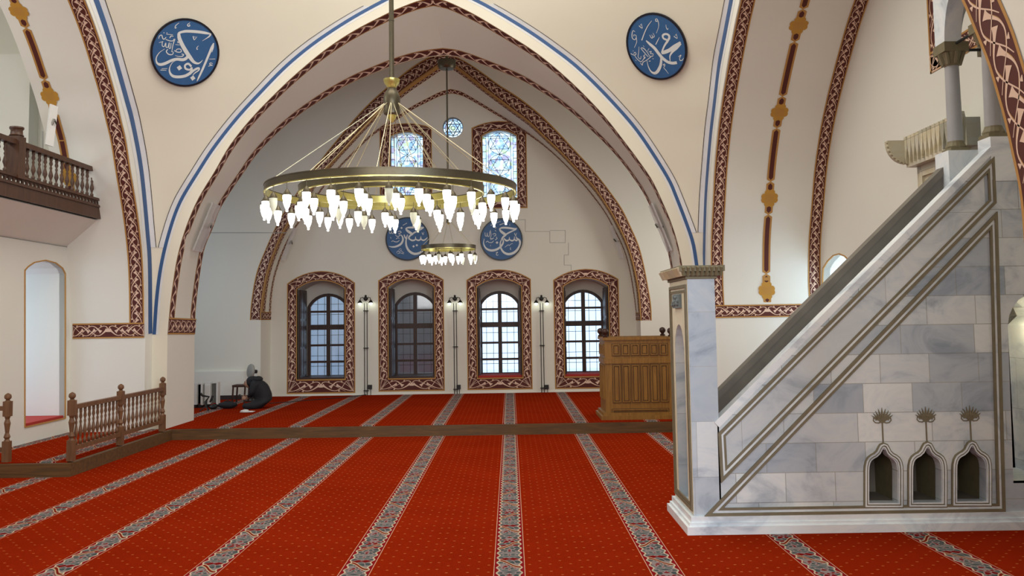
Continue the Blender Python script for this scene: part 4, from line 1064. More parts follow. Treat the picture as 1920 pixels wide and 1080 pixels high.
for key, s in (('lit', 1.0), ('unlit', 1.0)):
    m_ = MB(); m_.lathe(glass_prof(s), (0, 0, 0), M[key], 12); lampm[key] = mesh_only(m_, 'lamp_glass_' + key, True)
m_ = MB(); m_.lathe(cap_prof(), (0, 0, 0), M['bronze'], 12); cap_me = mesh_only(m_, 'lamp_cap', True)
m_ = MB(); m_.tube([(0, 0, 0), (0, 0, .10)], .004, M['bronze'], 5); hook_me = mesh_only(m_, 'lamp_hook')
def ring_mesh(R, h, z, cen, name, parent):
    mb = MB(); c = cen
    mb.lathe([(R, z), (R, z + h)], c, M['bronze'], 72); mb.f = mb.f[:-2]; mb.mi = mb.mi[:-2]
    k = len(mb.f)
    mb.lathe([(R - .012, z + h), (R - .012, z)], c, M['brass'], 72); mb.f = mb.f[:-2]; mb.mi = mb.mi[:-2]
    for zz_ in (z, z + h):             # rims
        mb.lathe([(R + .004, zz_ - .006), (R + .004, zz_ + .006), (R - .016, zz_ + .006), (R - .016, zz_ - .006), (R + .004, zz_ - .006)], c, M['brass'] if zz_ == z else M['bronze'], 72); mb.f = mb.f[:-2]; mb.mi = mb.mi[:-2]
    return mb.build(name, parent, smooth=True)
def chandelier(cx, cy, z, rings, hub_z, top_z, s, label, unlit, rods, rod_r, phase=.0):
    root = empty('chandelier', (cx, cy, z), label, 'chandelier')
    c = Vector((cx, cy, 0)); h = .082
    cnt = 0
    for ri, (R, nl) in enumerate(rings):
        ring_mesh(R, h, z, c, 'ring', root)
        for i in range(nl):
            a = 2 * PI * (i + phase) / nl - PI / 2; R_ = R - .006
            lp = child('lamp', lampm['unlit' if cnt in unlit else 'lit'], root, (R_ * math.cos(a), R_ * math.sin(a), -.068))
            child('lamp_cap', cap_me, lp, (0, 0, 0)); child('hook', hook_me, lp, (0, 0, 0)); cnt += 1
    mb = MB(); q = s; H = lambda pr: [(r * q, h_ * q) for r, h_ in pr]
    mb.lathe(H([(.006, -.075), (.016, -.065), (.034, -.04), (.046, -.012)]), (cx, cy, hub_z), M['brass'], 16); mb.build('finial', root, smooth=True)
    mb = MB(); mb.lathe(H([(.050, -.012), (.072, 0), (.076, .02), (.070, .05), (.074, .10), (.076, .15), (.060, .19), (.044, .215), (.040, .235)]), (cx, cy, hub_z), M['bronze'], 16)
    mb.build('hub', root, smooth=True)
    mb = MB(); mb.lathe(H([(.034, .235), (.046, .25), (.070, .285), (.074, .315), (.04, .32)]), (cx, cy, hub_z), M['brass'], 16); mb.build('collar', root, smooth=True)
    mb = MB(); mb.lathe([(rod_r, hub_z + .31 * q), (rod_r, hub_z + .85 * q)], (cx, cy, 0), M['bronze'], 12); mb.lathe([(rod_r * 1.15, hub_z + .85 * q), (rod_r * .95, hub_z + .9 * q), (rod_r * .8, top_z)], (cx, cy, 0), M['bronze'], 12); mb.build('rod', root)
    for ri, k in rods:
        R = rings[ri][0] - .006
        for i in range(k):
            a = 2 * PI * (i + .37) / k + .1 * ri
            p0 = Vector((cx + .06 * q * math.cos(a), cy + .06 * q * math.sin(a), hub_z + .10 * q)); p1 = Vector((cx + R * math.cos(a), cy + R * math.sin(a), z + h + .0))
            mb = MB(); mb.tube([p0, p1], .0042, M['palebrass'], 5); mb.build('suspension_rod', root)
    return root
c1 = py(737, 600, 10.55)
hz1 = py(732, 196, 10.55).z
ch1 = chandelier(c1.x, 10.55, 3.51, [(1.455, 30), (1.075, 20), (.69, 12)], py(732, 214, 10.55).z, 11.4, 1.32, 'large bronze chandelier of three rings with glowing lamps, hung over the main red carpet', {0, 14, 25, 33, 41, 55, 58}, [(0, 8), (1, 6), (2, 6)], .030, .5)
Y2 = 19.9; c2 = py(842, 560, Y2); zt2 = py(836, 117, Y2).z
z2 = py(843, 464, Y2 - .6).z
ch2 = chandelier(c2.x, Y2, z2, [(.60, 15), (.30, 6)], py(843, 418, Y2).z, zt2, .55, 'small distant bronze chandelier hung in the alcove before the far wall', {3, 6, 14}, [(0, 6)], .022, .3)
mb = MB(); mb.lathe([(.05, -.16), (.16, -.15), (.20, -.10), (.205, 0), (.205, .04), (.03, .05), (.03, 8.9 - zt2)], (c2.x, Y2, zt2), M['bronze'], 24); mb.build('ceiling_cap', ch2, smooth=True)

# ------------------------------------------------------------------ wall lamps, sockets, light fittings
for k, (x, lb) in enumerate(((687, 'two-armed wall lamp on twin rods, the one nearest the person in black'), (855, 'two-armed wall lamp on tall twin rods between the two middle far windows'), (1018, 'two-armed wall lamp on twin rods, the one nearest the wooden stand'))):
    c = py(x, 737, YW); yq = YW - .06; zt_ = py(x, 570, YW).z; zh = py(x, 561, YW).z
    root = empty('wall_lamp', (c.x, yq, ZP), lb, 'wall lamp', 'two-armed lamps between the far windows')
    for s_ in (-1, 1):
        mb = MB(); mb.tube([(c.x + s_ * .032, yq, ZP), (c.x + s_ * .032, yq, zt_ + .02)], .010, M['iron'], 6); mb.build('pole', root)
    mb = MB()
    for z in (ZP + .10, ZP + 1.15, zt_ - .18): mb.box((c.x - .06, yq - .012, z), (c.x + .06, YW, z + .02), M['iron'])
    mb.build('bracket', root)
    mb = MB(); mb.ball((c.x, yq, zh + .01), .055, M['iron'], 10, (1, .7, 1)); mb.ball((c.x, yq, zh + .08), .028, M['iron']); mb.build('finial', root, smooth=True)
    for s_ in (-1, 1):
        mb = MB(); mb.tube([(c.x + s_ * .02, yq, zh - .03), (c.x + s_ * .07, yq - .02, zh + .05), (c.x + s_ * .12, yq - .04, zh + .03), (c.x + s_ * .135, yq - .05, zh - .03)], .009, M['iron'], 6); mb.build('arm', root, smooth=True)
        mb = MB(); mb.lathe([(.015, 0), (.03, -.02), (.062, -.075), (.058, -.078)], (c.x + s_ * .135, yq - .05, zh - .02), M['iron'], 12); sh = mb.build('lamp_shade', root, smooth=True)
        mb = MB(); mb.ball((c.x + s_ * .135, yq - .05, zh - .11), .036, M['lit_small'], 10); mb.build('bulb', sh, smooth=True)
for x, lb in ((694, 'black socket box low on the wall beside the lamp nearest the heaters'), (860, 'black socket box low on the wall beside the lamp between the middle windows'), (1025, 'black socket box low on the wall beside the lamp nearest the wooden stand')):
    c = py(x, 726, YW); mb = MB(); mb.box((c.x - .05, YW - .05, c.z - .045), (c.x + .05, YW, c.z + .06), M['black']); mb.box((c.x - .035, YW - .07, c.z - .03), (c.x + .005, YW - .05, c.z + .03), M['black'])
    o = mb.build('socket_box'); tag(o, lb, 'socket', 'socket boxes along the far wall')
    mb = MB(); mb.tube([(c.x + .02, YW - .04, c.z - .04), (c.x + .02, YW - .04, ZP + .0)], .008, M['black'], 5); mb.build('cord', o)
def fitting(p, d, L, wd, label, group='light fittings on the arches', nrm=(0, -1, 0), clear=False):
    p = Vector(p); d = Vector(d).normalized(); n = Vector(nrm).normalized(); s_ = d.cross(n).normalized()
    root = empty('light_fitting', p, label, 'light fitting', group)
    q = [p + d * a * L / 2 + s_ * b * wd / 2 + n * .05 for a, b in ((-1, -1), (1, -1), (1, 1), (-1, 1))]
    mb = MB(); mb.prism(q, n * .03, M['clear'] if clear else M['white']); mb.build('cover', root, fix=True)
    mb = MB(); mb.tube([p, p + n * .06], .018, M['iron'], 8); mb.tube([p + n * .06, p + n * .12 + d * .10], .022, M['greypl'], 8); mb.tube([p + n * .12 + d * .10, p + n * .12 + d * .02 + s_ * .05], .012, M['iron'], 6); mb.build('bracket', root)
    return root
fitting(px(92, 236, XLW + .42), px(92, 212, XLW + .2) - px(86, 262, XLW + .2), .68, .13, 'white fluorescent fitting on the gallery wall above the brown balcony', nrm=(1, -.6, 0))
def on_ruled(A, B, i, u, lift=.02):
    p = A[i].lerp(B[i], u); n = (A[i + 1] - A[i]).cross(B[i] - A[i]).normalized()
    if n.dot(Vector((-1.45, 19, 1)) - p) < 0: n = -n
    return p + n * lift, A[i + 1] - A[i], n
p_, d_, n_ = on_ruled(A1l, A2l, 15, .58); fitting(p_, d_, .95, .45, 'clear plastic light cover on the left side of the wide arch', nrm=n_, clear=True)
p_, d_, n_ = on_ruled(A1r, A2r, 14, .62); fitting(p_, d_, .95, .45, 'clear plastic light cover on the arch side above the marble doorway', nrm=n_, clear=True)
fitting(py(538, 456, 22.35), B1l[14] - B1l[10], .85, .13, 'narrow clear light cover in the far arch, railing side', nrm=(1, -.5, -.4), clear=True)
fitting(py(1160, 452, 22.35), B1r[14] - B1r[10], .85, .13, 'narrow clear light cover in the far arch, above the wooden stand', nrm=(-1, -.5, -.4), clear=True)

# ------------------------------------------------------------------ wooden preaching stand on the platform
X0, X1, Y0, Y1, ZT = 1.70, 2.93, 16.52, 17.45, py(1190, 632, 16.52).z
root = empty('preaching_stand', ((X0 + X1) / 2, (Y0 + Y1) / 2, ZP), 'tall honey oak preaching stand with panelled sides on the raised carpet', 'preaching stand')
mb = MB()
for a, b in (((X0, Y0), (X1, Y0 + .05)), ((X0, Y1 - .05), (X1, Y1)), ((X0 + .001, Y0 + .05), (X0 + .05, Y1 - .05)), ((X1 - .05, Y0 + .05), (X1 - .001, Y1 - .05))): mb.box((a[0], a[1], ZP + .05), (b[0], b[1], ZT - .03), M['oak'])
mb.box((X0 + .04, Y0 + .04, ZP + .3), (X1 - .04, Y1 - .04, ZP + .36), M['oak']); mb.build('body', root)
zf = lambda y: py(1190, y, Y0).z
mb = MB()
mb.box((X0 - .03, Y0 - .03, ZT - .05), (X1 + .03, Y0 + .06, ZT), M['oak']); mb.box((X0 - .029, Y0 + .06, ZT - .049), (X0 + .06, Y1 - .06, ZT - .001), M['oak']); mb.box((X1 - .06, Y0 + .06, ZT - .049), (X1 + .029, Y1 - .06, ZT - .001), M['oak']); mb.box((X0 - .03, Y1 - .06, ZT - .05), (X1 + .03, Y1 + .03, ZT), M['oak']); mb.build('top_rail', root)
mb = MB(); mb.box((X0 - .09, Y0 - .09, ZP), (X1 + .09, Y1 + .09, ZP + .07), M['oak']); mb.box((X0 - .05, Y0 - .05, ZP + .07), (X1 + .05, Y1 + .05, ZP + .12), M['oak']); mb.build('plinth', root)
mb = MB(); mb.box((X0 - .015, Y0 - .02, zf(681)), (X1, Y0, zf(672)), M['oak']); mb.box((X0 - .02, Y0 - .015, zf(681)), (X0, Y1, zf(672)), M['oak']); mb.build('middle_rail', root)
def panel(a, b, front=True):
    mb = MB(); t = .018
    if front:
        x0, z0 = a; x1, z1 = b; o_ = [(x0, Y0, z0), (x1, Y0, z0), (x1, Y0, z1), (x0, Y0, z1)]; i_ = [(x0 + t, Y0, z0 + t), (x1 - t, Y0, z0 + t), (x1 - t, Y0, z1 - t), (x0 + t, Y0, z1 - t)]
        mb.prism(o_, (0, -.022, 0), M['oak'], [i_]); mb.box((x0 + t * 2, Y0 - .010, z0 + t * 2), (x1 - t * 2, Y0, z1 - t * 2), M['oak'])
    else:
        y0, z0 = a; y1, z1 = b; o_ = [(X0, y0, z0), (X0, y1, z0), (X0, y1, z1), (X0, y0, z1)]; i_ = [(X0, y0 + t, z0 + t), (X0, y1 - t, z0 + t), (X0, y1 - t, z1 - t), (X0, y0 + t, z1 - t)]
        mb.prism(o_, (-.022, 0, 0), M['oak'], [i_])
    mb.build('panel', root)
    if front:
        mb = MB(); e = .012; mb.prism([(x0 - e, Y0, z0 - e), (x1 + e, Y0, z0 - e), (x1 + e, Y0, z1 + e), (x0 - e, Y0, z1 + e)], (0, -.004, 0), M['groove_shade'], [[(x0, Y0, z0), (x1, Y0, z0), (x1, Y0, z1), (x0, Y0, z1)]]); mb.prism([(x0 + t, Y0, z0 + t), (x1 - t, Y0, z0 + t), (x1 - t, Y0, z1 - t), (x0 + t, Y0, z1 - t)], (0, -.004, 0), M['groove_shade'], [[(x0 + 1.7 * t, Y0, z0 + 1.7 * t), (x1 - 1.7 * t, Y0, z0 + 1.7 * t), (x1 - 1.7 * t, Y0, z1 - 1.7 * t), (x0 + 1.7 * t, Y0, z1 - 1.7 * t)]]); mb.build('groove_shade', root)
for i in range(6):
    xa = X0 + .14 + i * .172; panel((xa, zf(666)), (xa + .135, zf(645))); panel((xa, zf(754)), (xa + .135, zf(684)))
panel((X0 + .12, zf(775)), (X1 - .10, zf(767)))
for j in range(3):
    ya = Y0 + .10 + j * .26; panel((ya, zf(666)), (ya + .22, zf(645)), False); panel((ya, zf(750)), (ya + .22, zf(684)), False)
for x, y in ((X0 + .02, Y0 + .03), (X0 + .02, Y1 - .03), (X1 - .02, Y0 + .03), (X1 - .02, Y1 - .03)):
    mb = MB(); mb.lathe([(.045, 0), (.05, .02), (.028, .035), (.03, .05), (.055, .075), (.062, .105), (.055, .135), (.03, .155), (.005, .162)], (x, y, ZT), M['walnut'], 12); mb.build('finial', root, smooth=True)

# ------------------------------------------------------------------ railing on the left platform edge
def post_mesh(h, r, m):
    mb = MB(); b = r * 1.0; q = h
    mb.box((-b, -b, 0), (b, b, q * .30), m)
    mb.lathe([(b * .95, q * .30), (b * .6, q * .33), (b * 1.0, q * .36), (b * .55, q * .42), (b * .8, q * .52), (b * .95, q * .56), (b * .6, q * .62), (b * .9, q * .66)], (0, 0, 0), m, 12)
    mb.box((-b, -b, q * .66), (b, b, q * .88), m)
    mb.lathe([(b * .9, q * .88), (b * .5, q * .90), (b * 1.0, q * .925), (b * 1.05, q * .95), (b * .9, q * .975), (b * .3, q * .995), (b * .05, q)], (0, 0, 0), m, 12)
    return mesh_only(mb, 'post')
def bal_mesh(h, r, m):
    mb = MB(); mb.lathe([(r * .8, 0), (r * .9, h * .12), (r * .45, h * .16), (r * .55, h * .22), (r * 1.1, h * .34), (r * .9, h * .42), (r * .45, h * .55), (r * .7, h * .62), (r * .4, h * .68), (r * .9, h * .76), (r * .6, h * .86), (r * .8, h * .9), (r * .8, h)], (0, 0, 0), m, 8)
    return mesh_only(mb, 'baluster', True)
XB = -6.02
yA, yB, yC = px(118, 867, XB).y, px(225, 832, XB).y, px(304, 807, XB).y
hp = px(118, 738, XB).z - ZP
root = empty('railing', (XB, yA, ZP), 'brown turned wooden railing running back along the platform edge to the pier', 'railing')
pm = post_mesh(hp, .045, M['rail'])
zt_, zb_ = px(123, 762, XB).z, px(123, 840, XB).z
zl = zt_ - zb_
for y in (12.55, yB, yC):
    child('post', pm, root, (0, y - yA, 0))
yA = 12.55
mb = MB(); mb.box((XB - .035, yA + .04, zt_ - .06), (XB + .035, yC - .04, zt_), M['rail']); mb.build('top_rail', root)
mb = MB(); mb.box((XB - .03, yA + .04, zb_ - .06), (XB + .03, yC - .04, zb_), M['rail']); mb.build('bottom_rail', root)
bm_ = bal_mesh(zt_ - .06 - zb_, .027, M['rail'])
ry = root.location.y
for a, b, n in ((yA, yB, 11), (yB, yC, 10)):
    for i in range(n): child('baluster', bm_, root, (0, a + (b - a) * (i + 1) / (n + 1) - ry, zb_ - ZP))
yq = 12.55; xq = py(12, 865, yq).x
root = empty('railing', (xq, yq, ZP), 'end of a brown wooden railing with one knobbed post at the frame edge', 'railing')
child('post', pm, root, (0, 0, 0))
mb = MB(); mb.box((xq - 2.2, yq - .035, zt_ - .06), (xq - .04, yq + .035, zt_), M['rail']); mb.build('top_rail', root)
mb = MB(); mb.box((xq - 2.2, yq - .03, zb_ - .06), (xq - .04, yq + .03, zb_), M['rail']); mb.build('bottom_rail', root)
for i in range(3): child('baluster', bm_, root, (-.2 - .16 * i, 0, zb_ - ZP))

# ------------------------------------------------------------------ gallery balcony
XBq = -7.05; zb0, zb1, zh = 3.85, 4.19, 4.70; yE = 15.75
root = empty('balcony', (XBq, yE, zb0), 'dark brown wooden gallery balcony with turned balusters and scalloped beam', 'balcony')
mb = MB(); mb.box((XBq - .04, 8.5, zb0), (XBq + .04, yE + .08, zb0 + .20), M['balc']); mb.box((XBq - .55, 8.5, zb0), (XBq, yE + .08, zb0 + .03), M['balc']); mb.build('beam', root)
mb = MB()
mb.box((XBq - .07, 8.5, zb1 - .04), (XBq + .07, yE + .06, zb1), M['balc']); mb.box((XBq - .05, 8.5, zb0 + .19), (XBq + .06, yE + .06, zb0 + .225), M['balc']); mb.build('moulding', root)
mb = MB(); z0_, z1_ = zb0 + .225, zb1 - .04; y = 11.0; hs = []
while y < yE - .1:
    w_ = .035; hs.append([Vector((XBq + .04, y + w_ * a, z0_ + .012 + (z1_ - z0_ - .024) * b)) for a, b in ((-1, 0), (1, 0), (1, .45), (.8, .8), (0, 1), (-.8, .8), (-1, .45))]); y += .115
mb.prism([(XBq + .04, 8.5, z0_), (XBq + .04, yE, z0_), (XBq + .04, yE, z1_), (XBq + .04, 8.5, z1_)], (-.025, 0, 0), M['balc'], hs); mb.build('fretwork', root)
mb = MB(); mb.box((XBq - .05, 8.5, zh - .075), (XBq + .05, yE - .05, zh), M['balc']); mb.build('top_rail', root)
mb = MB(); mb.prism([(XBq + .03, yE - .12, zb1), (XBq + .03, yE + .02, zb1), (XBq + .03, yE - .06, zh), (XBq + .03, yE - .12, zh)], (-.06, 0, 0), M['balc']); mb.build('end_post', root)
bm2 = bal_mesh(zh - .075 - zb1, .032, M['balc'])
yN = px(30, 300, XBq).y
ys_ = [yN + .30 + .172 * i for i in range(14)] + [yN - .28 - .172 * i for i in range(4)]
for y in ys_:
    if y < yE - .16: child('baluster', bm2, root, (0, y - yE, zb1 - zb0))
mb = MB(); mb.box((XBq - .09, yN - .09, zb1 - .05), (XBq + .09, yN + .09, zh + .05), M['balc']); nw = mb.build('newel', root)
mb = MB(); mb.lathe([(.08, 0), (.10, .015), (.085, .03), (.08, .09), (.10, .12), (.095, .14), (.02, .145)], (XBq, yN, zh + .05), M['balc'], 14); mb.build('newel_cap', nw, smooth=True)
mb = MB(); mb.tube([px(80, 246, XBq - .3), px(80, 330, XBq - .3)], .012, M['greypl'], 6); o = mb.build('conduit'); tag(o, 'thin grey upright pipe below the fitting behind the balcony balusters', 'pipe')

# ------------------------------------------------------------------ mihrab crest on the right wall
XM = 5.02; yn, yf = 9.79, 11.28; zc0, zc1 = 3.86, px(1712, 258, XM).z
root = empty('mihrab', (5.3, 10.5, 0), 'yellowish limestone prayer niche with a palmette crest, behind the marble pulpit stair', 'mihrab')
mb = MB(); nb_ = [(XM + .12, 10.1 , 0.05), (XM + .12, 10.1, 2.3), (XM + .12, 10.55, 3.0), (XM + .12, 11.0, 2.3), (XM + .12, 11.0, .05)]
mb.prism([(XM + .12, yn, 0), (XM + .12, yf, 0), (XM + .12, yf, zc0), (XM + .12, yn, zc0)], (XQ - XM - .12, 0, 0), M['limestone']); mb.build('body', root)
mb = MB(); mb.prism([(XM + .12, yn + .12, 2.75), (XM + .12, yf - .12, 2.75), (XM + .12, yf - .12, zc0 - .06), (XM + .12, yn + .12, zc0 - .06)], (-.03, 0, 0), M['limestone'], [[(XM + .12, yn + .2, 2.83), (XM + .12, yf - .2, 2.83), (XM + .12, yf - .2, zc0 - .14), (XM + .12, yn + .2, zc0 - .14)]]); mb.build('panel_frame', root)
mb = MB(); mb.prism([(XM, yn, zc0), (XM, yf + .02, zc0), (XM, yf + .02, zc1 - .03), (XM, yn, zc1 - .03)], (.16, 0, 0), M['limestone']); mb.build('crest_band', root)
n = 14
for i in range(n):
    y = yn + .05 + (yf - yn - .09) * i / (n - 1); s_ = .05
    mb = MB(); P = [(-1, 0), (-.55, .25), (-.95, .55), (-1.0, .8), (-.5, 1.0), (.5, 1.0), (1.0, .8), (.95, .55), (.55, .25), (1, 0)]
    P = [(-.15, 0), (-.3, .2), (-.85, .55), (-1.0, .8), (-.55, 1.0), (0, .95), (.55, 1.0), (1.0, .8), (.85, .55), (.3, .2), (.15, 0)]
    mb.prism([(XM, y + s_ * a, zc0 + .04 + (zc1 - zc0) * b) for a, b in P], (-.035, 0, 0), M['limestone']); mb.build('palmette', root)
mb = MB(); y = yf - .02; X_ = XM; R = .30
prof = [(X_ + .1, y, zc1 + .0), (X_ - .24, y, zc1 + .0)] + [(X_ - .24 + .0 + R * (1 - math.cos(t)) * .8, y, zc1 - .02 - R * math.sin(t) * .9) for t in [PI / 2 * i / 8 for i in range(9)]] + [(X_ + .1, y, zc1 - .30)]
mb.prism(prof, (0, .10, 0), M['limestone'])
for t in range(9):
    a = PI / 2 * t / 8; mb.ball((X_ - .24 + R * (1 - math.cos(a)) * .8, y + .02, zc1 - .02 - R * math.sin(a) * .9), .022, M['limestone'], 6)
mb.build('corner_scroll', root)

# ------------------------------------------------------------------ minbar (stone pulpit stair)
YNr, YFa, TH = 8.70, 9.66, .12
G = lambda x, y: py(x, y, YNr)
mroot = empty('minbar', (1.75, YNr, 0), 'grey marble pulpit stair with doorway, sloping balustrade and three niches, beside the qibla wall', 'minbar')
def P2(pts, Y=YNr): return [Vector((G(x, y).x, Y, max(.0, G(x, y).z))) for x, y in pts]
rail0, rail1 = G(1344, 797), G(1860, 281)
XE = XQ - .02
def ogee(cx, w, y0, y1, k=1.0):        # niche outline in pixels: half-width w, foot y1, crown y0
    H = y1 - y0; s = [(1, 0), (1, .56), (.985, .64), (.93, .715), (.82, .775), (.66, .815), (.50, .84), (.38, .875), (.30, .925), (.20, .975), (0, 1.0)]
    rt = [(cx + w * a, y1 - H * b) for a, b in s]; return [(2 * cx - x, y) for x, y in rt] + rt[:-1][::-1]
NI = [(1655.5, 37, 829, 952), (1737.5, 37, 827, 951), (1820.5, 37.5, 825, 949)]
inner = [ogee(cx, w - 9.5, y0 + 13, y1 - 9) for cx, w, y0, y1 in NI]
pz0 = .17
pa = [Vector((G(1889, 700).x, YNr, .42)), Vector((G(1889, 600).x, YNr, G(1889, 612).z))] + [Vector((G(x, y).x, YNr, G(x, y).z)) for x, y in ((1892, 592), (1899, 576), (1910, 562), (1926, 552), (1945, 548), (1964, 552), (1980, 562), (1991, 576), (1998, 592))] + [Vector((5.22, YNr, G(1889, 612).z)), Vector((5.22, YNr, .42))]
sil = [Vector((1.95, YNr, .05)), Vector((1.95, YNr, rail0.z)), Vector((rail1.x, YNr, rail1.z)), Vector((rail1.x, YNr, 3.70)), Vector((XE, YNr, 3.70)), Vector((XE, YNr, .05))]
hol = [P2(h) for h in inner] + [pa]
mb = MB(); mb.prism(sil, (0, TH, 0), M['marble'], hol); mb.build('side_panel', mroot)
# far side with its own balustrade
sil2 = [Vector((p.x, YFa - TH, p.z)) for p in sil]; pa2 = [Vector((p.x, YFa - TH, p.z)) for p in pa]
mb = MB(); mb.prism(sil2, (0, TH, 0), M['marble_dark'], [pa2]); mb.build('far_balustrade', mroot)
# lining of the passage under the platform
mb = MB(); mb.add(pa + [Vector((p.x, YFa, p.z)) for p in pa], [(i, (i + 1) % len(pa), len(pa) + (i + 1) % len(pa), len(pa) + i) for i in range(len(pa))], M['marble_big']); mb.build('passage_lining', mroot)
# steps
mb = MB(); ns = 12; xs0, xs1 = 2.0, 4.55; zs1 = 2.78
for i in range(ns):
    xa = xs0 + (xs1 - xs0) * i / ns; za = .16 + (zs1 - .16) * (i + 1) / ns
    mb.box((xa, YNr + TH, za - .22), (xs0 + (xs1 - xs0) * (i + 1) / ns + .04, YFa - TH, za), M['marble_big'])
mb.box((xs1, YNr + TH, zs1 - .1), (XE, YFa - TH, zs1), M['marble_big']); mb.build('steps', mroot)
# coping along the near rail
mb = MB(); d = (rail1 - rail0).normalized(); nn = Vector((-d.z, 0, d.x))
for Yc, nm in ((YNr - .015, 'coping'), (YFa - TH - .015, 'coping')):
    cm = M['marble_plain'] if Yc < YNr else M['marble_dark']
    mb = MB(); a = Vector((rail0.x, Yc, rail0.z)); b = Vector((rail1.x, Yc, rail1.z))
    mb.prism([a - nn * .03, b - nn * .03, b + nn * .035, a + nn * .035], (0, TH + .03, 0), cm); mb.build('coping', mroot)
# plinth
mb = MB()
for z0, z1, o in ((0, .075, .075), (.075, .105, .05), (.105, .16, .03)):
    mb.box((1.70 - o, YNr - o, z0), (XE, YFa + o, z1), M['marble_plain'])
mb.build('plinth', mroot)
# doorway frame (faces the room, seen edge-on)
Xd0, Xd1 = 1.705, 1.965; zt_ = G(1290, 523).z
dn, df = 8.93, 9.44; zsp = 1.60
hole = [Vector((Xd0, dn, .20)), Vector((Xd0, df, .20)), Vector((Xd0, df, zsp))] + [Vector((Xd0, (dn + df) / 2 + (df - dn) / 2 * math.cos(t), zsp + .36 * math.sin(t) ** .8)) for t in [PI * i / 10 for i in range(1, 10)]] + [Vector((Xd0, dn, zsp))]
mb = MB(); mb.prism([(Xd0, YNr, .10), (Xd0, YFa, .10), (Xd0, YFa, zt_), (Xd0, YNr, zt_)], (Xd1 - Xd0, 0, 0), M['marble_big'], [hole]); mb.build('doorway', mroot)
mb = MB(); mb.prism([(Xd0 - .004, YNr + .004, .17), (Xd0 - .004, YFa - .004, .17), (Xd0 - .004, YFa - .004, zt_ - .004), (Xd0 - .004, YNr + .004, zt_ - .004)], (.003, 0, 0), M['lit_cream'], [[Vector((Xd0 - .004, p.y, p.z)) for p in hole]]); mb.build('doorway_lit_layer', mroot)  # thin layer added so the doorway front looks lamp-lit
def rframe(y0, y1, z0, z1, t, dpt, m, name, X=Xd0):
    mb = MB(); mb.prism([(X, y0, z0), (X, y1, z0), (X, y1, z1), (X, y0, z1)], (-dpt, 0, 0), m, [[(X, y0 + t, z0 + t), (X, y1 - t, z0 + t), (X, y1 - t, z1 - t), (X, y0 + t, z1 - t)]]); return mb.build(name, mroot)
rframe(YNr + .03, YFa - .03, .20, zt_ - .05, .03, .018, M['mould'], 'doorway_moulding'); rframe(YNr + .10, YFa - .10, .24, zt_ - .10, .025, .014, M['mould'], 'doorway_moulding')
mb = MB(); mb.box((Xd0 - .03, 9.00, G(1265, 577).z), (Xd0 + .0, 9.37, G(1265, 550).z), M['lead'])
for i in range(14): mb.ball((Xd0 - .03, 9.04 + .29 * random.random(), G(1265, 577).z + .03 + .09 * random.random()), .022, M['lead'], 6)
o = mb.build('plaque', mroot); o['label'] = 'dark carved plaque over the arch'
# far jamb door lining
mb = MB()
for z0, z1, o in ((zt_, zt_ + .03, .02), (zt_ + .03, zt_ + .07, .05), (zt_ + .07, zt_ + .125, .085)): mb.box((Xd0 - o, YNr - o, z0), (Xd1 + o, YFa + o, z1), M['mustard'] if z1 < zt_ + .1 else M['mustard'])
co = mb.build('cornice', mroot)
mb = MB()
for i in range(26):
    y = YNr - .05 + (YFa - YNr + .1) * i / 25; mb.tube([(Xd0 - .055, y, zt_ + .03), (Xd0 - .095, y, zt_ + .11)], .016, M['limestone'], 5)
for i in range(9):
    x = Xd0 - .05 + (Xd1 - Xd0 + .1) * i / 8; mb.tube([(x, YNr - .055, zt_ + .03), (x, YNr - .095, zt_ + .11)], .016, M['mustard'], 5)
mb.build('cornice_teeth', co)

# raised mouldings: nested ribbons following a closed outline on the near face
def inset(loop, d):
    n = len(loop); out = []
    ar = sum(loop[i].x * loop[(i + 1) % n].z - loop[(i + 1) % n].x * loop[i].z for i in range(n)); sg = 1 if ar > 0 else -1
    for i in range(n):
        p0, p1, p2 = loop[i - 1], loop[i], loop[(i + 1) % n]
        a = (p1 - p0); b = (p2 - p1); a = Vector((a.x, a.z)).normalized(); b = Vector((b.x, b.z)).normalized()
        na = Vector((-a.y, a.x)) * sg; nb = Vector((-b.y, b.x)) * sg; m = (na + nb); k = d / max(.25, (1 + na.dot(nb))) if True else d
        out.append(Vector((p1.x + m.x * k, p1.y, p1.z + m.y * k)))
    return out
def moulding(loop, widths, name, parent=None, Y=YNr):
    mb = MB(); d = 0; n = len(loop)
    for w_, lift, mat in widths:
        A = inset(loop, d); B = inset(loop, d + w_); vs = []
        for L, h in ((A, 0), (A, lift), (B, lift), (B, 0)): vs += [Vector((p.x, Y - h - .001, p.z)) for p in L]
        fs = [(k * n + i, k * n + (i + 1) % n, (k + 1) * n + (i + 1) % n, (k + 1) * n + i) for k in range(3) for i in range(n)]
        mb.add(vs, fs, mat); d += w_
    return mb.build(name, parent or mroot)
MW = [(.018, .022, M['mould']), (.016, .012, M['marble_plain']), (.012, .020, M['mould'])]
MWs = [(.026, .028, M['mould']), (.022, .014, M['marble_plain']), (.020, .022, M['mould'])]
par = P2([(1346, 812), (1862, 294), (1866, 381), (1351, 905)]); moulding(par, MWs, 'balustrade_moulding')
tri = P2([(1312, 967), (1868, 397), (1883, 959)]); tri[0].z = tri[2].z = (tri[0].z + tri[2].z) / 2
tri[0].x = max(tri[0].x, 1.80); moulding(tri, [(.028, .028, M['mould']), (.024, .014, M['marble_plain']), (.022, .022, M['mould'])], 'panel_moulding')
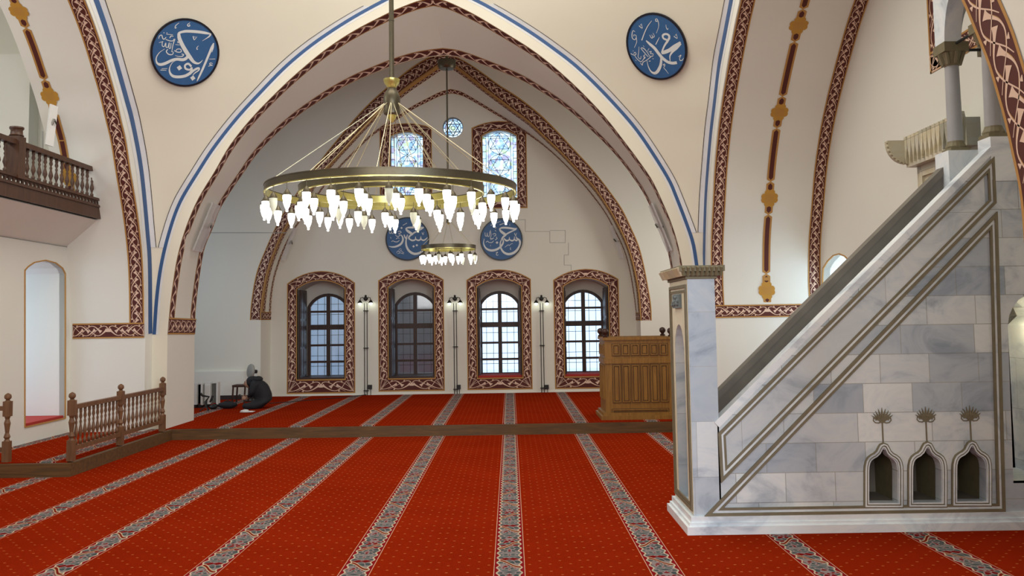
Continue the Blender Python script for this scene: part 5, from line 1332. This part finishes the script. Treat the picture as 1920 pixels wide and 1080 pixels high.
for k, (cx, w_, y0, y1) in enumerate(NI):
    out = P2(ogee(cx, w_, y0, y1))
    nf = moulding(out, [(.012, .02, M['mould']), (.012, .03, M['marble_plain']), (.012, .018, M['mould']), (.010, .026, M['marble_plain'])], 'niche_frame')
    # recess behind the opening
    hp_ = P2(inner[k]); n = len(hp_); off = Vector((0, .48, 0)); mb = MB(); c = sum(hp_, Vector()) / n
    hp0 = [Vector((p.x, YNr + TH - .01, p.z)) for p in hp_]
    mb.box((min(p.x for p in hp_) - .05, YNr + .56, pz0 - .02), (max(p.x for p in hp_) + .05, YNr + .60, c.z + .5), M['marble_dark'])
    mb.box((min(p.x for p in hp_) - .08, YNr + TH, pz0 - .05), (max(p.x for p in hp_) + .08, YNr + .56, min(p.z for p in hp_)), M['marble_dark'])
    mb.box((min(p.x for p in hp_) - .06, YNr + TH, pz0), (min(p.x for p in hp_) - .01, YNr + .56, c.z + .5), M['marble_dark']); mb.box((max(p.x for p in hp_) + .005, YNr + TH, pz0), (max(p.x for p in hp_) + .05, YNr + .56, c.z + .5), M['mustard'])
    mb.build('niche', mroot)
    # stem and palmette
    top = G(cx, y0); zf_ = G(cx, 797 - 2 * k).z; zc_ = G(cx, 793 - 2 * k).z; zt2_ = G(cx, 769 - 2 * k).z; h = zt2_ - zc_
    mb = MB(); mb.box((top.x - .006, YNr - .008, top.z), (top.x + .006, YNr, zc_ + .01), M['mould'])
    pr = mb.build('stem', nf); mb = MB()
    def leaf(a, L, wd, x0=0.0, z0=0.0):
        u = Vector((math.sin(a), 0, math.cos(a))); v = Vector((u.z, 0, -u.x)); o_ = Vector((top.x + x0, YNr - .001, zc_ + z0))
        mb.prism([o_, o_ + u * L * .45 + v * wd, o_ + u * L, o_ + u * L * .45 - v * wd], (0, -.012, 0), M['mould'])
    for j in range(-4, 5): leaf(j * .235, h * (1.04 - .075 * abs(j)), .0095, .007 * j, .02)
    for s_ in (-1, 1):
        pts = [(s_ * .01, .014), (s_ * .035, .000), (s_ * .065, .004), (s_ * .084, .024), (s_ * .080, .048), (s_ * .062, .052), (s_ * .052, .038), (s_ * .062, .026)]
        mb.tube([(top.x + a, YNr - .006, zc_ + b) for a, b in pts], .0055, M['mould'], 5)
    mb.prism([(top.x - .035, YNr, zc_ + .03), (top.x - .02, YNr, zc_ + .002), (top.x + .02, YNr, zc_ + .002), (top.x + .035, YNr, zc_ + .03), (top.x, YNr, zc_ + .05)], (0, -.012, 0), M['mould'])
    mb.build('palmette', nf)
sl = inset(par, .03); mb = MB(); mb.prism([p + Vector((0, -.001, 0)) for p in sl], (0, -.005, 0), M['marble_slabs']); mb.build('balustrade_slab', mroot)
# pedestals, columns and canopy at the head of the stair
cN = G(1864, 240); XC = 4.78; YcN, YcF = YNr + .10, YFa - .10
zb_ = py(1791, 283, YcF).z; zcap0, zcap1 = py(1787, 122, YcF).z, py(1787, 84, YcF).z
mb = MB(); mb.box((XC - .16, YFa - .26, 3.2), (XC + .30, YFa + .04, zb_ - .02), M['marble_plain']); mb.box((XC - .11, YFa - .2, 2.9), (XC + .2, YFa, 3.3), M['marble_plain']); mb.build('pedestal', mroot)
mb = MB(); mb.box((XC - .10, YNr - .02, 3.3), (XE, YNr + .22, zb_ - .02), M['marble_plain']); mb.build('pedestal', mroot)
for yc in (YcF, YcN):
    for xc in (XC, XE - .12):
        mb = MB(); mb.lathe([(.078, zb_ + .08), (.074, zb_ + .5), (.070, zcap0)], (xc, yc, 0), M['grey_marble'], 20); col_ = mb.build('column', mroot, smooth=True)
        mb = MB(); mb.box((xc - .10, yc - .10, zb_ - .02), (xc + .10, yc + .10, zb_ + .02), M['mustard']); mb.lathe([(.10, zb_ + .02), (.105, zb_ + .04), (.085, zb_ + .08), (.08, zb_ + .10)], (xc, yc, 0), M['mustard'], 16); mb.build('column_base', col_)
        mb = MB(); mb.lathe([(.074, zcap0 - .02), (.085, zcap0), (.10, zcap0 + .06), (.125, zcap0 + .12)], (xc, yc, 0), M['mustard'], 16); mb.box((xc - .13, yc - .13, zcap0 + .12), (xc + .13, yc + .13, zcap1), M['mustard'])
        for q in range(8):
            t = PI / 4 * q; mb.tube([(xc + .085 * math.cos(t), yc + .085 * math.sin(t), zcap0), (xc + .128 * math.cos(t), yc + .128 * math.sin(t), zcap0 + .12)], .022, M['mustard'], 6)
        mb.build('capital', col_)
zs_, za_ = zcap1, zcap1 + 1.35
def parch(a0, a1, z0, rise, n=8):      # pointed arch, returned as (a, z)
    c = (a0 + a1) / 2; L = [(a0, z0)]
    for i in range(1, n + 1): t = i / n; L.append((a0 + (c - a0) * t ** 1.6, z0 + rise * (1 - (1 - t) ** 1.7)))
    return L + [(2 * c - a, z) for a, z in L[:-1]][::-1]
mb = MB()
for Xw in (XC - .10, XE - .20):
    hole = [(Xw, a, z) for a, z in parch(YcN + .07, YcF - .07, zs_, .55)]
    mb.prism([(Xw, YNr - .04, zs_)] + hole + [(Xw, YFa + .04, zs_), (Xw, YFa + .04, za_), (Xw, YNr - .04, za_)], (.18, 0, 0), M['marble_plain'])
for Yw in (YNr - .03, YFa - .15):
    hole = [(a, Yw, z) for a, z in parch(XC + .09, XE - .20, zs_, .45)]
    mb.prism([(XC - .085, Yw, zs_ + .002)] + hole + [(XE, Yw, zs_ + .002), (XE, Yw, za_ - .01), (XC - .085, Yw, za_ - .01)], (0, .18, 0), M['marble_plain'])
mb.box((XC - .10, YNr - .03, za_ - .1), (XE, YFa + .03, za_), M['marble_plain']); mb.build('canopy', mroot)
for a, b in (((XC, YcN, zcap1 - .02), (XC, YcF, zcap1 - .02)), ((XC, YcF, zcap1 - .06), (XE - .1, YcF, zcap1 - .06)), ((XC, YcN, zcap1 - .06), (XE - .1, YcN, zcap1 - .06))):
    mb = MB(); mb.tube([a, b], .016, M['black'], 6); mb.build('tie_rod', mroot)

# ------------------------------------------------------------------ things in the alcove corner
def at(x, y): return pz(x, y, ZP)
def heater(x, y, h, nfin, label):
    b = at(x, y); root = empty('oil_heater', b, label, 'heater', 'white heaters by the alcove wall')
    mb = MB()
    for i in range(nfin):
        q = b + Vector((.10 * (i - nfin / 2) * .55, .10 * (i - nfin / 2), 0)) * .9
        mb.box((q.x - .07, q.y - .018, ZP + .08), (q.x + .10, q.y + .018, ZP + h - .02), M['white'])
    mb.build('fins', root)
    mb = MB(); mb.box((b.x - .14, b.y - .10 * nfin * .5, ZP + .05), (b.x - .05, b.y + .02, ZP + h), M['greypl']); mb.box((b.x - .15, b.y - .2, ZP + .04), (b.x + .15, b.y - .16, ZP + .08), M['greypl']); mb.build('control_box', root)
    for s_ in (-1, 1):
        mb = MB(); mb.ball((b.x + .1 * s_, b.y - .16, ZP + .03), .03, M['black'], 8); mb.ball((b.x + .1 * s_, b.y + .16, ZP + .03), .03, M['black'], 8); mb.build('wheel', root)
def panel_heater(x0, x1, y, ytop, label, grp='white heaters by the alcove wall'):
    a = at(x0, y); b = at(x1, y); zt__ = py(x0, ytop, a.y).z; root = empty('oil_heater', (a + b) / 2, label, 'heater', grp)
    w_ = b.x - a.x; m = a.x + w_ * .45
    mb = MB(); mb.box((a.x, a.y, ZP + .07), (m, a.y + .16, zt__), M['white']); mb.box((a.x + .03, a.y - .012, ZP + .15), (m - .03, a.y, zt__ - .06), M['white']); mb.build('front_cover', root)
    mb = MB()
    for i in range(5): mb.box((m + (b.x - m - .02) * i / 5, a.y + .03, ZP + .09), (m + (b.x - m - .02) * i / 5 + .045, a.y + .15, zt__ - .03), M['greypl'])
    mb.box((b.x - .035, a.y, ZP + .06), (b.x, a.y + .16, zt__), M['white']); mb.build('fins', root)
    mb = MB()
    for q in (a.x + .05, b.x - .05): mb.box((q - .03, a.y - .02, ZP), (q + .03, a.y + .2, ZP + .07), M['black'])
    mb.build('foot', root)
panel_heater(361, 378, 765, 719, 'white oil heater partly hidden behind the pier edge')
panel_heater(383, 407, 764, 717, 'white oil heater with an olive-grey side, standing behind the black tripod')
# tripod with gimbal
b = at(386, 770); S = b.y / F
root = empty('camera_tripod', b, 'black small tripod with a bent gimbal arm before the heaters', 'tripod')
def V(x, y, dy=0): p = py(x, y, b.y + dy); return p
for q in ((378, 774), (393, 773), (388, 766)):
    mb = MB(); mb.tube([V(386, 762), Vector((V(*q).x, b.y + (q[1] - 770) * -.03, ZP + .01))], .012, M['black'], 6); mb.build('leg', root)
mb = MB(); mb.tube([V(386, 763), V(386, 752)], .03, M['black'], 8); mb.build('grip', root)
mb = MB(); mb.tube([V(386, 752), V(392, 744), V(380, 742), V(376, 738)], [.02, .022, .022, .03], M['black'], 8); mb.build('gimbal_arm', root)
mb = MB(); mb.tube([V(394, 754), V(399, 742)], .022, M['black'], 8); mb.build('phone_clamp', root)
def lump(x, y, w_, h, label, name, cat, mat='black'):
    b = at(x, y); mb = MB(); mb.ball((b.x, b.y, ZP + h * .5), .5, M[mat], 12, (w_, .22, h))
    for i in range(5): mb.ball((b.x + w_ * .16 * (i - 2), b.y + .02 * (i % 2), ZP + h * (.55 + .12 * (i % 2))), .5, M[mat], 8, (w_ * .35, .18, h * .62))
    o = mb.build(name, smooth=True); tag(o, label, cat); 
    mb = MB(); mb.tube([(b.x - w_ * .3, b.y, ZP + h * .8), (b.x, b.y, ZP + h * 1.15), (b.x + w_ * .3, b.y, ZP + h * .8)], .012, M[mat], 5); mb.build('strap', o)
    return o
lump(400, 767, .17, .09, 'small black bag on the carpet at the tripod foot', 'camera_bag', 'bag')
lump(427, 766, .42, .15, 'black heap of coat and bag in front of the seated person', 'folded_coat', 'coat', 'cloth')
# small table behind
b0 = at(437, 757); b1 = at(463, 755); zt_ = py(437, 722, b0.y).z
root = empty('small_table', (b0 + b1) / 2, 'small dark table with slim legs behind the person in black', 'table')
mb = MB(); mb.box((b0.x - .02, b0.y - .02, zt_ - .05), (b1.x + .06, b0.y + .35, zt_), M['walnut']); mb.build('tabletop', root)
for x in (b0.x, b1.x + .02):
    for y in (b0.y, b0.y + .32): mb = MB(); mb.tube([(x - .02, y, ZP), (x, y, zt_ - .04)], .022, M['walnut'], 6); mb.build('leg', root)
# fan
bf = at(473, 752); fz = lambda y: py(473, y, bf.y).z
root = empty('pedestal_fan', bf, 'pedestal fan with a pale round grille, seen edge-turned above the person', 'fan')
mb = MB(); mb.lathe([(.17, 0), (.17, .02), (.03, .05)], (bf.x, bf.y, ZP), M['black'], 16); mb.build('base', root)
mb = MB(); mb.tube([(bf.x, bf.y, ZP + .03), (bf.x, bf.y, fz(700))], .016, M['black'], 8); mb.build('pole', root)
mb = MB(); cz = fz(696); ax = Vector((-.75, -.62, .1)).normalized(); cc = Vector((bf.x - .04, bf.y, cz))
mb.lathe([(.02, .06), (.10, .055), (.16, .03), (.175, 0), (.16, -.03), (.08, -.055)], cc, M['greypl'], 20, ax); gr = mb.build('grille', root, smooth=True)
mb = MB(); mb.tube([cc - ax * .05, cc - ax * .15], .045, M['black'], 8); mb.build('motor', root)
# papers / slippers
bs = at(464, 773); root = empty('slippers', bs, 'pair of white slippers on the carpet by the seated person', 'slippers')
for s_ in (-1, 1):
    mb = MB(); c_ = bs + Vector((.0, .06 * s_, 0)); mb.ball((c_.x, c_.y, ZP + .012), .5, M['white'], 12, (.30, .10, .025)); mb.ball((c_.x - .06, c_.y, ZP + .03), .5, M['white'], 10, (.14, .10, .05)); mb.build('slipper', root, smooth=True)
# cable
mb = MB(); pts = [at(505, 757), at(545, 754), at(590, 750), at(640, 746), at(668, 743), at(683, 741)]; pts = [p + Vector((0, 0, .008)) for p in pts]
pts += [Vector((pts[-1].x + .06, YW - .10, ZP + .02))]
mb.tube(spline(pts, 40), .009, M['black'], 5); o = mb.build('power_cable'); tag(o, 'thin black cable trailing over the red carpet to the wall socket', 'cable')

# seated person: one body grown on a skeleton, hooded coat over it
def skinned(name, verts, edges, radii, mat, parent=None, root=0, sub=2):
    me = bpy.data.meshes.new(name); me.from_pydata([tuple(v) for v in verts], edges, []); me.materials.append(mat)
    o = bpy.data.objects.new(name, me); C.objects.link(o)
    if parent is not None: o.parent = parent; o.matrix_parent_inverse = Matrix.Translation(-world_loc(parent))
    sk = o.modifiers.new('skin', 'SKIN'); sk.use_smooth_shade = True
    lay = me.skin_vertices[0] if me.skin_vertices else None
    if lay is None: me.attributes.new('skin', 'FLOAT2', 'POINT')
    for i, r in enumerate(radii):
        me.skin_vertices[0].data[i].radius = (r, r) if not isinstance(r, tuple) else r
        me.skin_vertices[0].data[i].use_root = (i == root)
    ss = o.modifiers.new('sub', 'SUBSURF'); ss.levels = sub; ss.render_levels = sub
    rm = o.modifiers.new('merge', 'REMESH'); rm.mode = 'VOXEL'; rm.voxel_size = .022; rm.use_smooth_shade = True
    sm = o.modifiers.new('soften', 'SMOOTH'); sm.iterations = 14; sm.factor = .6
    return o
pb = at(490, 765); Y = pb.y
K = lambda x, y, dy=0.0: py(x, y, Y) + Vector((0, dy, 0))
person = empty('person', pb, 'person in black hooded clothes sitting hunched on the carpet, looking at a phone', 'person')
me_test = None
body = [K(494, 750), K(495, 739), K(491, 728), K(484, 719), K(476, 711), K(470, 717),
        K(478, 722, -.16), K(476, 736, -.20), K(466, 745, -.10), K(478, 722, .16), K(474, 737, .20), K(465, 747, .08),
        K(484, 759, -.20), K(462, 760, -.30), K(478, 763, .05), K(484, 759, .2), K(464, 760, .26), K(480, 763, -.02), K(484, 735), K(480, 750), K(498, 757), K(498, 745)]
for p in body: p.z = max(p.z, ZP + .07)
ed = [(0, 1), (1, 2), (2, 3), (3, 4), (4, 5), (3, 6), (6, 7), (7, 8), (3, 9), (9, 10), (10, 11), (0, 12), (12, 13), (13, 14), (0, 15), (15, 16), (16, 17), (2, 18), (18, 19), (0, 20), (1, 21)]
ra = [.21, .205, .19, .13, .055, .10, .085, .06, .038, .085, .06, .038, .095, .07, .05, .095, .07, .05, .15, .13, .16, .17]
try:
    bo = skinned('body', body, ed, ra, M['cloth'], person)
except Exception as e:
    print('skin fallback', e)
    bo = None
# hood, face, hands, phone
mb = MB(); hc = K(470, 717); mb.ball(hc + Vector((.02, 0, .01)), .5, M['cloth'], 14, (.24, .22, .25)); mb.ball(K(476, 712), .5, M['cloth'], 12, (.22, .26, .16)); mb.ball(K(484, 711), .5, M['cloth'], 12, (.2, .30, .14)); mb.build('hood', person, smooth=True)
mb = MB(); mb.ball(hc + Vector((-.055, 0, -.02)), .5, M['skin'], 12, (.15, .15, .19)); mb.tube([hc + Vector((-.125, 0, -.01)), hc + Vector((-.15, 0, -.035)), hc + Vector((-.125, 0, -.05))], .014, M['skin'], 6)
for s_ in (-1, 1): mb.ball(hc + Vector((-.118, .03 * s_, .012)), .012, M['line'], 6)
mb.build('face', person, smooth=True)
for s_ in (-1, 1):
    w0 = K(463, 746, .09 * s_ * -1); mb = MB(); mb.ball(w0 + Vector((-.035, 0, .0)), .5, M['skin'], 10, (.09, .035, .075))
    for f in range(4):
        t = w0 + Vector((-.06, -.02 * s_ * -1, .028 - .018 * f)); mb.tube([t, t + Vector((-.035, .03 * s_, .004)), t + Vector((-.04, .055 * s_, -.004))], [.009, .008, .006], M['skin'], 6)
    mb.tube([w0 + Vector((-.03, 0, .03)), w0 + Vector((-.055, .02 * s_, .055)), w0 + Vector((-.075, .035 * s_, .06))], [.011, .009, .007], M['skin'], 6)
    mb.build('hand', person, smooth=True)
ph = K(453, 743.5); mb = MB(); mb.prism([ph + Vector((-.05, -.05, .05)), ph + Vector((.02, -.05, .0)), ph + Vector((.02, .05, .0)), ph + Vector((-.05, .05, .05))], (-.006, 0, -.008), M['black']); o = mb.build('phone', fix=True); tag(o, 'black phone held by the person seated in black', 'phone')
